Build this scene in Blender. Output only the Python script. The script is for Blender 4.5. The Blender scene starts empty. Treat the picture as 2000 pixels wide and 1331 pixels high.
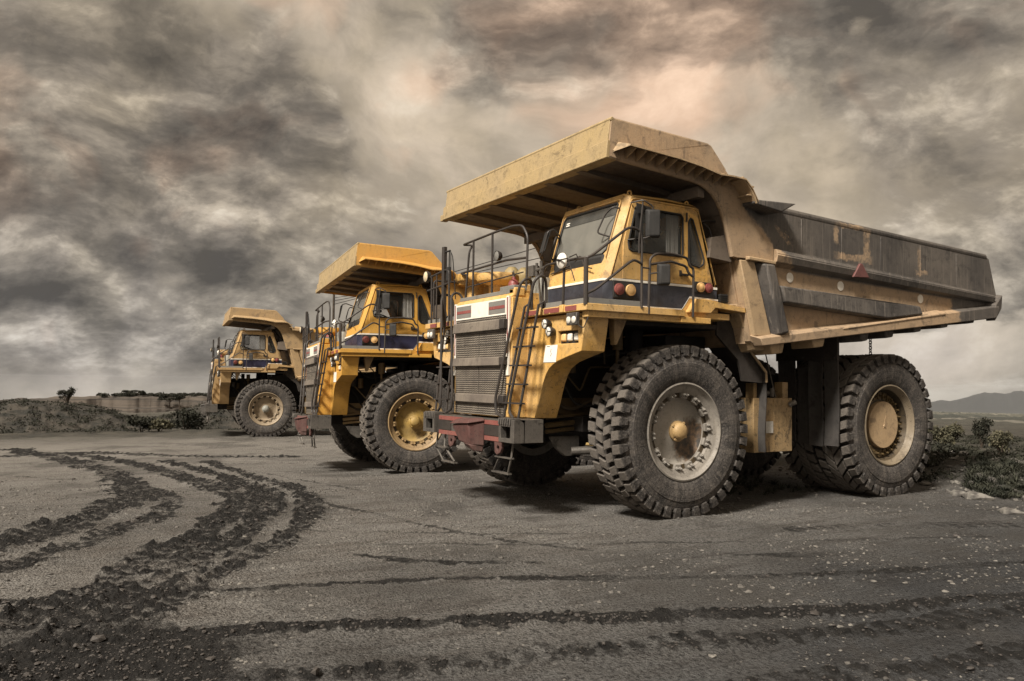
import bpy, math, random
import numpy as np
from mathutils import Vector, Matrix
from mathutils.geometry import tessellate_polygon
random.seed(7)
C = bpy.context.scene
COL = C.collection
R_ = math.radians

# ------------------------------------------------------------ camera
cam = bpy.data.cameras.new('camera')
camo = bpy.data.objects.new('camera', cam)
COL.objects.link(camo)
CAM = Vector((8.650, 11.709, 2.107))
rx = Vector((-0.85827, 0.51308, 0.01061)); ux = Vector((0.02808, 0.02632, 0.99926)); fx = Vector((-0.51242, -0.85794, 0.03700))
camo.matrix_world = Matrix(((rx.x, ux.x, -fx.x, CAM.x), (rx.y, ux.y, -fx.y, CAM.y), (rx.z, ux.z, -fx.z, CAM.z), (0, 0, 0, 1)))
cam.sensor_width = 36.0
cam.lens = 27.888
cam.shift_y = 0.011
cam.clip_start = 0.1
cam.clip_end = 30000
C.camera = camo
C.render.resolution_x = 1024
C.render.resolution_y = 681
C.view_settings.view_transform = 'Standard'
C.view_settings.look = 'None'
C.view_settings.exposure = 1.40
C.view_settings.gamma = 1.0

# ------------------------------------------------------------ node helper
class NT:
    def __init__(s, tree):
        s.t = tree; s.n = tree.nodes; s.l = tree.links
    def new(s, typ, **kw):
        nd = s.n.new(typ)
        for k, v in kw.items():
            setattr(nd, k, v)
        return nd
    def put(s, sock, v):
        if isinstance(v, bpy.types.NodeSocket): s.l.new(v, sock)
        elif v is not None:
            if hasattr(sock.default_value, '__len__'):
                v = tuple(v)
                if len(sock.default_value) == 4 and len(v) == 3: v = v + (1,)
            sock.default_value = v
    def m(s, op, a, b=None, c=None, clamp=False):
        nd = s.new('ShaderNodeMath', operation=op); nd.use_clamp = clamp
        for i, v in enumerate((a, b, c)):
            if v is not None: s.put(nd.inputs[i], v)
        return nd.outputs[0]
    def vm(s, op, a, b=None):
        nd = s.new('ShaderNodeVectorMath', operation=op)
        s.put(nd.inputs[0], a)
        if b is not None: s.put(nd.inputs[1], b)
        return nd.outputs[1] if op in ('DISTANCE', 'LENGTH', 'DOT_PRODUCT') else nd.outputs[0]
    def noise(s, vec, scale, detail=4, rough=.55, dist=0., color=False):
        nd = s.new('ShaderNodeTexNoise')
        s.put(nd.inputs['Vector'], vec); nd.inputs['Scale'].default_value = scale
        nd.inputs['Detail'].default_value = detail; nd.inputs['Roughness'].default_value = rough
        nd.inputs['Distortion'].default_value = dist
        return nd.outputs[1] if color else nd.outputs[0]
    def ramp(s, fac, stops, interp='LINEAR'):
        nd = s.new('ShaderNodeValToRGB'); cr = nd.color_ramp; cr.interpolation = interp
        while len(cr.elements) < len(stops): cr.elements.new(0.5)
        for e, (p, c) in zip(cr.elements, stops):
            e.position = p
            e.color = (c, c, c, 1) if not hasattr(c, '__len__') else tuple(c) + (1,)
        s.put(nd.inputs[0], fac)
        return nd.outputs[0]
    def mix(s, fac, a, b, mode='MIX'):
        nd = s.new('ShaderNodeMix', data_type='RGBA', blend_type=mode)
        s.put(nd.inputs[0], fac); s.put(nd.inputs[6], a); s.put(nd.inputs[7], b)
        return nd.outputs[2]
    def scl(s, vec, sc):
        return s.vm('MULTIPLY', vec, sc)
    def sep(s, vec):
        nd = s.new('ShaderNodeSeparateXYZ'); s.put(nd.inputs[0], vec); return nd.outputs
    def comb(s, x, y, z):
        nd = s.new('ShaderNodeCombineXYZ')
        for i, v in enumerate((x, y, z)): s.put(nd.inputs[i], v)
        return nd.outputs[0]
    def maprange(s, v, a, b, c=0., d=1.):
        nd = s.new('ShaderNodeMapRange'); s.put(nd.inputs[0], v)
        for i, q in enumerate((a, b, c, d)): nd.inputs[1 + i].default_value = q
        return nd.outputs[0]

# ------------------------------------------------------------ world: broken overcast sky
SUN_DIR = Vector((0.66, 0.29, 0.76)).normalized()          # towards the sun: front left of the trucks
w = bpy.data.worlds.new('World'); C.world = w; w.use_nodes = True
T = NT(w.node_tree); T.n.clear()
tc = T.new('ShaderNodeTexCoord'); d0 = tc.outputs['Generated']
sky = T.new('ShaderNodeTexSky', sky_type='NISHITA'); sky.sun_disc = False
sky.sun_elevation = math.asin(SUN_DIR.z); sky.sun_rotation = math.atan2(SUN_DIR.x, SUN_DIR.y)
half = (.5, .5, .5)
sx, sy, sz = T.sep(d0)
def layer(vec):
    """stretch towards the horizon the way a cloud deck does"""
    x_, y_, z_ = T.sep(vec)
    q = T.m('ADD', T.m('MAXIMUM', z_, -0.03), 0.42)
    return T.comb(T.m('DIVIDE', x_, q), T.m('DIVIDE', y_, q), T.m('MULTIPLY', z_, 1.4))
wrp = T.vm('SUBTRACT', T.noise(d0, 2.4, 4, .5, color=True), half)
wrp3 = T.vm('SUBTRACT', T.noise(d0, 9., 4, .55, color=True), half)
def dens(vec):
    p_ = T.vm('ADD', layer(vec), T.vm('ADD', T.scl(wrp, (.34, .34, .34)), T.scl(wrp3, (.05, .05, .05))))
    return T.noise(p_, 2.5, 12, .60)
nA = dens(d0)
nB = dens(T.vm('ADD', d0, (-.012, -.020, .052)))          # a little further towards the light
relief = T.m('SUBTRACT', nA, nB)
# broad dark masses and bright breaks
dw = T.vm('ADD', d0, T.vm('ADD', T.scl(T.vm('SUBTRACT', T.noise(d0, 3.3, 4, .6, color=True), half), (.30, .30, .20)), T.scl(wrp3, (.07, .07, .06))))
blobs = [((-.239, -.934, .265), .15, .16), ((.03, -.975, .22), .18, .14), ((-.22, -.96, .135), .11, .10), ((-.40, -.90, .16), .09, .10),
         ((-.44, -.80, .41), .075, .26), ((-.10, -.95, .33), .11, .10), ((.03, -.99, .10), .10, .20), ((-.16, -.985, .085), .05, .16),
         ((-.80, -.45, .42), .12, .25), ((-.58, -.70, .44), .10, .10), ((-.24, -.87, .42), .08, -.20), ((-.33, -.89, .33), .06, -.14),
         ((-.41, -.855, .31), .085, -.24), ((-.486, -.818, .290), .09, -.16), ((-.61, -.72, .30), .13, -.20), ((-.72, -.63, .24), .14, -.12),
         ((-.087, -.996, .050), .06, -.10), ((-.10, -.985, .14), .05, -.14), ((-.78, -.567, .27), .12, -.08), ((-.905, -.425, .13), .055, .38), ((-.88, -.46, .26), .09, .12),
         ((-.862, -.506, .03), .10, -.10), ((-.44, -.875, .20), .055, -.40), ((-.36, -.92, .06), .10, -.16)]
bl_ = None
for c, sg, am in blobs:
    dd = T.m('MULTIPLY', T.vm('DISTANCE', dw, c), 1.0 / sg)
    e_ = T.m('MULTIPLY', T.m('EXPONENT', T.m('MULTIPLY', T.m('MULTIPLY', dd, dd), -1.0)), am)
    bl_ = e_ if bl_ is None else T.m('ADD', bl_, e_)
D = T.m('ADD', nA, T.m('MULTIPLY', bl_, .80))
mask = T.m('MULTIPLY', T.maprange(D, .415, .55), T.maprange(sz, -.035, .045, .15, 1.))
mask = T.m('MULTIPLY', mask, T.m('MULTIPLY', mask, T.m('SUBTRACT', 3.0, T.m('MULTIPLY', mask, 2.0))))
# high thin sheet seen through the breaks
hi = T.m('ADD', T.noise(T.vm('ADD', layer(d0), T.scl(wrp, (.6, .6, .6))), 1.1, 8, .60), T.m('MULTIPLY', bl_, -.45))
glow = T.vm('DISTANCE', d0, tuple(SUN_DIR)); gl = T.m('EXPONENT', T.m('MULTIPLY', T.m('MULTIPLY', glow, glow), -2.2))
hi = T.m('ADD', hi, T.m('MULTIPLY', gl, .25)); hi = T.m('ADD', hi, T.m('MULTIPLY', T.m('SUBTRACT', T.noise(T.vm('ADD', d0, T.scl(wrp, (.3, .3, .3))), 6., 8, .62), .5), .5))
sheet = T.ramp(hi, [(.25, (.165, .138, .108)), (.45, (.275, .230, .176)), (.60, (.430, .355, .270)), (.85, (.78, .68, .55))])
shade = T.m('ADD', T.m('MULTIPLY_ADD', relief, 3.3, .45), T.m('MULTIPLY', T.m('SUBTRACT', .56, T.m('MINIMUM', D, .66)), 1.1))
fn = T.noise(T.vm('ADD', T.scl(d0, (1, 1, 1.7)), T.scl(wrp3, (.05, .05, .05))), 8., 10, .62)
shade = T.m('ADD', shade, T.m('MULTIPLY', T.m('SUBTRACT', fn, .5), .95))
shade = T.m('ADD', shade, T.m('MULTIPLY', gl, .3))
body_ = T.ramp(shade, [(.0, (.055, .048, .041)), (.30, (.118, .101, .082)), (.55, (.220, .186, .147)), (.80, (.40, .340, .265)), (1., (.56, .49, .39))])
cl = T.mix(T.m('MULTIPLY', mask, .93), sheet, body_)
# slow changes of hue: olive, peach, and cool lilac low down
hn = T.noise(T.vm('ADD', d0, T.scl(wrp, (.35, .35, .35))), 2.7, 4, .6)
cl = T.mix(T.ramp(hn, [(.42, .8), (.50, 0.)]), cl, T.mix(1.0, cl, (1.0, .99, .94), 'MULTIPLY'))
cl = T.mix(T.ramp(hn, [(.52, 0.), (.62, .9)]), cl, T.mix(1.0, cl, (1.15, .96, .875), 'MULTIPLY'))
cl = T.mix(T.maprange(sz, 0.03, 0.22, 1.0, 0.0), cl, T.mix(1.0, cl, (.90, .965, 1.10), 'MULTIPLY'))
bg1 = T.new('ShaderNodeBackground'); T.put(bg1.inputs[0], cl); bg1.inputs[1].default_value = 0.60
bg2 = T.new('ShaderNodeBackground'); T.l.new(sky.outputs[0], bg2.inputs[0]); bg2.inputs[1].default_value = 0.05
ms = T.new('ShaderNodeMixShader'); ms.inputs[0].default_value = 0.01
T.l.new(bg1.outputs[0], ms.inputs[1]); T.l.new(bg2.outputs[0], ms.inputs[2])
wo = T.new('ShaderNodeOutputWorld'); T.l.new(ms.outputs[0], wo.inputs[0])

sl = bpy.data.lights.new('sun', 'SUN'); sl.energy = 2.7; sl.angle = R_(11); sl.color = (1.0, .93, .83)
so = bpy.data.objects.new('sun', sl); COL.objects.link(so)
so.rotation_euler = SUN_DIR.to_track_quat('Z', 'Y').to_euler()

# ------------------------------------------------------------ mesh helper
class MB:
    def __init__(s): s.v = []; s.f = []; s.sm = []; s.tagl = None
    def add(s, vs, fs, smooth=False):
        b = len(s.v); s.v += [tuple(p) for p in vs]
        s.f += [tuple(b + i for i in f) for f in fs]; s.sm += [smooth] * len(fs)
        return s
    def hexa(s, p):   # p: 4 bottom ccw, 4 top ccw
        return s.add(p, [(3, 2, 1, 0), (4, 5, 6, 7), (0, 1, 5, 4), (1, 2, 6, 5), (2, 3, 7, 6), (3, 0, 4, 7)])
    def box(s, x0, x1, y0, y1, z0, z1):
        return s.hexa([(x0, y0, z0), (x1, y0, z0), (x1, y1, z0), (x0, y1, z0), (x0, y0, z1), (x1, y0, z1), (x1, y1, z1), (x0, y1, z1)])
    def slab(s, outer, holes, to3, thick):
        """flat panel from a 2D outline with holes; to3 maps (u,v)->3D, thick = 3D offset of the back"""
        loops = [outer] + list(holes)
        tri = tessellate_polygon([[Vector((p[0], p[1], 0)) for p in lp] for lp in loops])
        pts = [p for lp in loops for p in lp]
        A = [Vector(to3(*p)) for p in pts]; th = Vector(thick); B = [a + th for a in A]
        n = len(pts); fs = [tuple(t) for t in tri] + [tuple(n + i for i in reversed(t)) for t in tri]
        o = 0
        for lp in loops:
            k = len(lp)
            for i in range(k):
                a, b = o + i, o + (i + 1) % k
                fs.append((a, b, b + n, a + n))
            o += k
        return s.add(A + B, fs)
    def py(s, outline, y0, y1):       # XZ outline extruded along Y
        return s.slab(outline, [], lambda x, z: (x, y0, z), (0, y1 - y0, 0))
    def px(s, outline, x0, x1):       # YZ outline extruded along X
        return s.slab(outline, [], lambda y, z: (x0, y, z), (x1 - x0, 0, 0))
    def tube(s, path, r, n=8, caps=True):
        P = [Vector(p) for p in path]; rings = []
        for i, p in enumerate(P):
            t = (P[min(i + 1, len(P) - 1)] - P[max(i - 1, 0)]).normalized()
            if i == 0: u = t.orthogonal().normalized()
            else: u = (u - t * u.dot(t)).normalized()
            w_ = t.cross(u); rr = r[i] if hasattr(r, '__len__') else r
            rings.append([p + (u * math.cos(2 * math.pi * k / n) + w_ * math.sin(2 * math.pi * k / n)) * rr for k in range(n)])
        fs = []
        for i in range(len(P) - 1):
            for k in range(n):
                a = i * n + k; b = i * n + (k + 1) % n
                fs.append((a, b, b + n, a + n))
        s.add([q for rg in rings for q in rg], fs, True)
        if caps:
            s.add(rings[0], [tuple(reversed(range(n)))]); s.add(rings[-1], [tuple(range(n))])
        return s
    def lathe(s, prof, c, axis='Y', n=48, closed=False):   # prof: (radius, offset along axis)
        vs = []; m = len(prof)
        for k in range(n):
            a = 2 * math.pi * k / n; ca, sa = math.cos(a), math.sin(a)
            for r, o in prof:
                if axis == 'Y': vs.append((c[0] + r * ca, c[1] + o, c[2] + r * sa))
                elif axis == 'X': vs.append((c[0] + o, c[1] + r * ca, c[2] + r * sa))
                else: vs.append((c[0] + r * ca, c[1] + r * sa, c[2] + o))
        fs = []
        for k in range(n):
            k2 = (k + 1) % n
            for j in range(m - 1 + (1 if closed else 0)):
                j2 = (j + 1) % m
                fs.append((k * m + j, k2 * m + j, k2 * m + j2, k * m + j2))
        return s.add(vs, fs, True)
    def build(s, name, mat, parent=None, bevel=0.0, angle=40, seg=2):
        me = bpy.data.meshes.new(name); me.from_pydata(s.v, [], s.f)
        me.polygons.foreach_set('use_smooth', [True] * len(s.f)); me.validate()
        import bmesh
        bm = bmesh.new(); bm.from_mesh(me); bmesh.ops.remove_doubles(bm, verts=bm.verts, dist=1e-5)
        bmesh.ops.recalc_face_normals(bm, faces=bm.faces); bm.to_mesh(me); bm.free()
        me.set_sharp_from_angle(angle=R_(angle))
        if mat is not None: me.materials.append(mat)
        o = bpy.data.objects.new(name, me); COL.objects.link(o)
        if parent is not None: o.parent = parent
        if bevel > 0:
            b = o.modifiers.new('bevel', 'BEVEL'); b.width = bevel; b.segments = seg; b.limit_method = 'ANGLE'; b.angle_limit = R_(35)
            b.harden_normals = False
        return o

def thing(name, label, cat, loc=(0, 0, 0), rot=(0, 0, 0), group=None):
    o = bpy.data.objects.new(name, None); COL.objects.link(o)
    o.location = loc; o.rotation_euler = rot; o.empty_display_size = .5
    o['label'] = label; o['category'] = cat
    if group: o['group'] = group
    return o
def tag(o, label, cat, group=None, kind=None):
    if label: o['label'] = label
    if cat: o['category'] = cat
    if group: o['group'] = group
    if kind: o['kind'] = kind
    return o

def bend(path, r=.08, n=4):
    """round the corners of a polyline"""
    P = [Vector(p) for p in path]; out = [P[0]]
    for i in range(1, len(P) - 1):
        a, b, c = P[i - 1], P[i], P[i + 1]
        la = min(r, (a - b).length * .45); lc = min(r, (c - b).length * .45)
        p, q = b + (a - b).normalized() * la, b + (c - b).normalized() * lc
        for k in range(n + 1):
            t = k / n; out.append(p * (1 - t) ** 2 + b * 2 * t * (1 - t) + q * t * t)
    out.append(P[-1])
    return out

# ------------------------------------------------------------ materials
def newmat(name):
    m = bpy.data.materials.new(name); m.use_nodes = True
    t = NT(m.node_tree); t.n.clear()
    out = t.new('ShaderNodeOutputMaterial'); p = t.new('ShaderNodeBsdfPrincipled')
    t.l.new(p.outputs[0], out.inputs[0])
    tcn = t.new('ShaderNodeTexCoord')
    return m, t, p, tcn.outputs['Object'], out
def bumpit(t, p, h, strength=.3, dist=.01):
    b = t.new('ShaderNodeBump'); b.inputs['Strength'].default_value = strength; b.inputs['Distance'].default_value = dist
    t.put(b.inputs['Height'], h); t.l.new(b.outputs[0], p.inputs['Normal'])

def grime(t, vec, col, dirt, dust, amount, streak=.5, chips=.5, seed=0.):
    """weathered coat: fade, dust, run-off streaks, chips"""
    o = t.vm('ADD', vec, (seed, seed * .7, seed * .3))
    big = t.noise(o, .9, 6, .6, .3)
    c = t.mix(t.ramp(big, [(.35, 0.), (.7, .55 * amount + .1)]), col, dust)
    med = t.noise(o, 5.5, 8, .68, .6)
    c = t.mix(t.m('MULTIPLY', t.ramp(t.noise(o, 90, 3, .6), [(.52, 0.), (.68, 1.)]), .35 * amount), c, dirt)
    c = t.mix(t.m('MULTIPLY', t.ramp(med, [(.50, 0.), (.70, 1.)]), .55 * amount), c, dirt)
    st = t.noise(t.scl(o, (14, 14, 1.1)), 1.3, 4, .5)
    brk = t.ramp(t.noise(o, 1.7, 5, .65), [(.46, 0.), (.62, 1.)])
    c = t.mix(t.m('MULTIPLY', t.m('MULTIPLY', t.ramp(st, [(.54, 0.), (.72, 1.)]), brk), streak * amount * .8), c, dirt)
    pale = t.noise(t.scl(o, (22, 22, .8)), 1.2, 3, .5)
    c = t.mix(t.m('MULTIPLY', t.ramp(pale, [(.56, 0.), (.66, 1.)]), streak * amount * .38), c, dust)
    spl = t.noise(o, 2.6, 9, .74, .5)
    c = t.mix(t.m('MULTIPLY', t.ramp(spl, [(.585, 0.), (.62, 1.)]), .55 * amount), c, dirt)
    ch = t.noise(o, 26, 5, .7, .8)
    c = t.mix(t.m('MULTIPLY', t.ramp(ch, [(.61, 0.), (.65, 1.)]), chips), c, tuple(q * .35 for q in dirt))
    return c, med, ch

def paint(name, col, dirt=(.10, .07, .045), dust=(.36, .27, .17), amount=.5, rough=.5, streak=.5, chips=.5, metal=0., spec=.4, seed=0., bump=.25):
    m, t, p, vec, out = newmat(name)
    c, med, ch = grime(t, vec, col, dirt, dust, amount, streak, chips, seed)
    t.put(p.inputs['Base Color'], c)
    t.put(p.inputs['Roughness'], t.maprange(med, .3, .75, rough - .1, min(.95, rough + .3)))
    p.inputs['Metallic'].default_value = metal; p.inputs['Specular IOR Level'].default_value = spec
    h = t.m('ADD', t.m('MULTIPLY', t.noise(vec, 2.2, 3, .5), 2.5), t.m('ADD', t.noise(vec, 55, 5, .7), t.m('MULTIPLY', ch, -.6)))
    bumpit(t, p, h, bump, .012)
    return m

YEL = (.66, .33, .035)
M = {}
M['yellow'] = paint('yellow_paint', (.60, .345, .085), dirt=(.13, .085, .05), dust=(.60, .44, .25), amount=.95, rough=.46, streak=.45, chips=.85)
M['tan'] = paint('faded_tan_paint', (.40, .28, .16), dirt=(.11, .082, .055), dust=(.38, .285, .18), amount=.9, rough=.55, streak=.5, chips=.35, seed=3.)
M['under'] = paint('dark_canopy_underside', (.135, .108, .085), dirt=(.05, .040, .033), dust=(.19, .155, .12), amount=.8, rough=.7, streak=.3, chips=.3, seed=5.)  # darker brown than the tan body paint
M['dark'] = paint('coal_dusted_steel', (.050, .045, .042), dirt=(.020, .018, .017), dust=(.19, .165, .14), amount=1., rough=.65, streak=1.2, chips=.5, seed=8.)
M['blue'] = paint('chipped_navy_paint', (.026, .028, .040), dirt=(.012, .012, .014), dust=(.085, .085, .098), amount=.9, rough=.5, streak=.3, chips=.4, seed=4.)
M['rail'] = paint('black_rail_paint', (.030, .026, .024), dirt=(.02, .015, .012), dust=(.075, .058, .045), amount=.7, rough=.45, streak=.1, chips=.4)
M['grease_shade'] = paint('shade_greasy_chassis', (.012, .010, .009), dirt=(.006, .005, .005), dust=(.032, .025, .019), amount=.7, rough=.6, streak=.2, chips=.4)  # greasy, with wheel-well shade put into the near-black base colour
M['greasy_yellow'] = paint('greasy_yellow_paint', (.10, .066, .025), dirt=(.014, .011, .008), dust=(.07, .05, .03), amount=1., rough=.55, streak=.5, chips=.9)
M['steel'] = paint('grimy_bare_steel', (.080, .072, .065), dirt=(.016, .014, .012), dust=(.19, .17, .145), amount=1.1, rough=.5, metal=.3, chips=.6, seed=2.)
M['grey'] = paint('grey_cast_hub', (.205, .19, .17), dirt=(.055, .046, .037), dust=(.30, .265, .22), amount=1., rough=.55, chips=.7, seed=6.)
M['rim'] = paint('worn_rim_paint', (.17, .135, .09), dirt=(.05, .04, .03), dust=(.24, .195, .14), amount=1., rough=.5, chips=.9, seed=1.)
M['hubcap'] = paint('ochre_hub_cap', (.38, .25, .11), dirt=(.14, .09, .05), dust=(.46, .34, .18), amount=1., rough=.5, chips=.7, seed=9.)
M['white'] = paint('white_paint', (.78, .74, .66), dirt=(.35, .28, .2), dust=(.7, .63, .52), amount=.35, rough=.5, chips=.4)
M['red'] = paint('faded_red_paint', (.21, .06, .05), dirt=(.07, .04, .035), dust=(.26, .15, .12), amount=.7, rough=.5, chips=.7)
M['redref'] = paint('red_reflector', (.21, .05, .045), dirt=(.12, .045, .04), dust=(.33, .13, .11), amount=.6, rough=.3, chips=.2)
M['amber'] = paint('amber_lens', (.75, .46, .18), dirt=(.4, .2, .08), dust=(.8, .6, .36), amount=.4, rough=.25, chips=.1)
M['lens'] = paint('clear_lamp_lens', (.72, .69, .62), dirt=(.3, .26, .2), dust=(.6, .55, .46), amount=.5, rough=.2, chips=.2)
M['rubber'] = paint('rubber_trim', (.018, .017, .016), dirt=(.01, .01, .01), dust=(.05, .045, .04), amount=.6, rough=.6, chips=.1)
M['flap'] = paint('rubber_mud_flap', (.040, .037, .035), dirt=(.016, .014, .013), dust=(.085, .075, .066), amount=.9, rough=.75, streak=.7, chips=.4)
M['curtain'] = paint('pale_cab_curtain', (.50, .48, .44), dirt=(.2, .19, .17), dust=(.4, .38, .35), amount=.6, rough=.8, chips=.1)
M['bandgrey'] = paint('grey_band_paint', (.17, .165, .15), dirt=(.08, .07, .06), dust=(.27, .25, .22), amount=.5, rough=.5, chips=.3)
M['tankgrey'] = paint('grey_tank_paint', (.27, .27, .24), dirt=(.1, .09, .07), dust=(.3, .28, .24), amount=.5, rough=.5, chips=.3)

def mat_tyre():
    m, t, p, vec, out = newmat('dusty_tyre_rubber')
    n = t.noise(vec, 3.2, 8, .7, .4); n2 = t.noise(vec, 34, 6, .75)
    x_, y_, z_ = t.sep(vec); rr = t.m('SQRT', t.m('ADD', t.m('MULTIPLY', x_, x_), t.m('MULTIPLY', z_, z_)))
    c = t.mix(t.ramp(n, [(.36, 0.), (.66, 1.)]), (.024, .022, .021), (.072, .064, .058))
    c = t.mix(t.m('MULTIPLY', t.maprange(t.m('ADD', rr, t.m('MULTIPLY', t.m('SUBTRACT', n2, .5), .05)), 1.318, 1.345), .65), c, (.155, .135, .115))
    ringm = t.m('MULTIPLY', t.maprange(rr, 1.235, 1.262), t.maprange(rr, 1.310, 1.285))
    c = t.mix(t.m('MULTIPLY', ringm, .75), c, (.022, .019, .017))
    smear = t.noise(t.comb(t.m('MULTIPLY', rr, 1.2), y_, t.m('MULTIPLY', t.m('ARCTAN2', z_, x_), 5.)), 2.2, 6, .65)
    c = t.mix(t.m('MULTIPLY', t.ramp(smear, [(.50, 0.), (.70, .7)]), t.maprange(rr, 1.25, 1.2)), c, (.15, .13, .112))
    for q_ in (1.165, 1.02, .90): c = t.mix(t.m('MULTIPLY', t.maprange(t.m('ABSOLUTE', t.m('SUBTRACT', rr, q_)), .010, .004), .55), c, (.018, .016, .015))
    c = t.mix(t.m('MULTIPLY', t.ramp(n2, [(.50, 0.), (.72, 1.)]), .65), c, (.21, .185, .16))
    t.put(p.inputs['Base Color'], c); p.inputs['Roughness'].default_value = .75; p.inputs['Specular IOR Level'].default_value = .3
    bumpit(t, p, t.m('ADD', n2, t.m('MULTIPLY', n, 2.)), .9, .02)
    return m
M['tyre'] = mat_tyre()
def mat_disc():
    """grey wheel disc with an oil and mud splash on its lower right"""
    m, t, p, vec, out = newmat('oil_stained_disc')
    c, med, ch = grime(t, vec, (.27, .25, .22), (.10, .085, .07), (.36, .32, .27), .7, .2, .6, 2.)
    d = t.vm('DISTANCE', t.vm('ADD', vec, t.scl(t.vm('SUBTRACT', t.noise(vec, 7, 6, .7, color=True), (.5, .5, .5)), (.35, .0, .35))), (-.30, .12, -.16))
    c = t.mix(t.ramp(d, [(.30, .95), (.40, 0.)]), c, t.mix(t.ramp(t.noise(vec, 12, 6, .7), [(.4, 0.), (.7, 1.)]), (.014, .011, .008), (.15, .085, .04)))
    t.put(p.inputs['Base Color'], c); p.inputs['Roughness'].default_value = .55
    bumpit(t, p, t.m('ADD', t.noise(vec, 30, 5, .7), ch), .35, .008)
    return m
M['disc'] = mat_disc()
def mat_body():
    """tan dump body whose upper rear boards are black with coal dust, scraped back to paint in places"""
    m, t, p, vec, out = newmat('coal_dusted_tan_body')
    tan, med, ch = grime(t, vec, (.40, .275, .165), (.095, .072, .052), (.31, .235, .16), 1.1, .55, .35, 3.)
    drk, _, _ = grime(t, vec, (.062, .055, .050), (.030, .027, .025), (.175, .150, .125), 1., 1.15, .2, 8.)
    x, y, z = t.sep(vec)
    jag = t.m('MULTIPLY', t.m('SUBTRACT', t.noise(vec, 5, 8, .75), .5), .50)
    x1 = t.m('ADD', x, jag); z1 = t.m('ADD', z, t.m('MULTIPLY', jag, .35))
    # coal line: behind the slanted line from (-1.04,4.92) to (-1.74,4.39), above the ledge
    a = t.maprange(t.m('ADD', x1, t.m('MULTIPLY', t.m('SUBTRACT', 4.92, z), 1.32)), -1.06, -1.16)
    b = t.maprange(t.m('SUBTRACT', t.m('ADD', z, t.m('MULTIPLY', jag, .06)), t.m('ADD', 4.03, t.m('MULTIPLY', t.m('ADD', x, 1.9), .036))), -.02, .02)
    b = t.m('MULTIPLY', b, t.maprange(x1, -1.0, -1.06))
    r = t.maprange(x1, -6.95, -7.05)
    mask = t.m('MAXIMUM', t.m('MULTIPLY', a, b), r)
    rub = t.ramp(t.noise(t.vm('ADD', vec, (1.7, 0, .4)), 1.15, 8, .7, .4), [(.66, 0.), (.69, 1.)])
    for cx, cz, hx, hz in ((-3.47, 4.80, .07, .17), (-4.33, 4.66, .09, .30), (-3.95, 4.40, .50, .07), (-3.9, 4.96, .35, .04), (-5.95, 4.52, .05, .25), (-6.03, 4.28, .20, .05)):
        q = t.m('MAXIMUM', t.m('DIVIDE', t.m('ABSOLUTE', t.m('SUBTRACT', t.m('ADD', x, t.m('MULTIPLY', jag, .5)), cx)), hx), t.m('DIVIDE', t.m('ABSOLUTE', t.m('SUBTRACT', t.m('ADD', z, t.m('MULTIPLY', jag, .5)), cz)), hz))
        rub = t.m('MAXIMUM', rub, t.maprange(q, 1.15, .75))
    rub = t.m('MULTIPLY', rub, t.ramp(t.noise(vec, 9, 6, .7), [(.38, .15), (.56, 1.)]))
    mask = t.m('MULTIPLY', mask, t.m('SUBTRACT', 1.0, t.m('MULTIPLY', rub, .85)))
    t.put(p.inputs['Base Color'], t.mix(mask, tan, drk)); t.put(p.inputs['Roughness'], .62)
    bumpit(t, p, t.m('ADD', t.m('MULTIPLY', t.noise(vec, 1.8, 3, .5), 3.), t.noise(vec, 50, 5, .7)), .3, .014)
    return m
M['body'] = mat_body()
def mat_glass(name, tint, alpha, rough=.06):
    m, t, p, vec, out = newmat(name)
    n = t.noise(t.scl(vec, (1, 1, .6)), 2.2, 5, .55, .2)
    t.put(p.inputs['Base Color'], t.mix(t.ramp(n, [(.40, 0.), (.80, .35)]), tint, (.24, .225, .19)))
    p.inputs['Roughness'].default_value = rough; p.inputs['Specular IOR Level'].default_value = .9
    t.put(p.inputs['Alpha'], t.maprange(n, .3, .8, alpha - .08, min(1, alpha + .22)))
    return m
M['glass'] = mat_glass('dusty_cab_glass', (.06, .062, .056), .30)
M['windscreen'] = mat_glass('dusty_windscreen', (.17, .165, .145), .82, .12)
M['tintband'] = mat_glass('sun_strip_tint', (.045, .045, .042), .85, .1)
M['mirror'] = mat_glass('mirror_glass', (.1, .1, .1), 1., .05)
M['mirror'].node_tree.nodes['Principled BSDF'].inputs['Metallic'].default_value = .8
def mat_grille():
    m, t, p, vec, out = newmat('dusty_grille_mesh')
    x, y, z = t.sep(vec)
    wv = t.m('ADD', t.m('MULTIPLY', z, 175.), t.m('MULTIPLY', t.m('SINE', t.m('MULTIPLY', y, 110.)), 1.1))
    s = t.m('MULTIPLY_ADD', t.m('SINE', wv), .5, .5)
    d = t.noise(vec, 3., 7, .65)
    c = t.mix(s, (.016, .014, .012), t.mix(t.ramp(d, [(.35, 0.), (.7, 1.)]), (.15, .125, .10), (.30, .255, .20)))
    t.put(p.inputs['Base Color'], c); p.inputs['Roughness'].default_value = .6
    bumpit(t, p, s, .9, .012)
    return m
M['grille'] = mat_grille()
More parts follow.
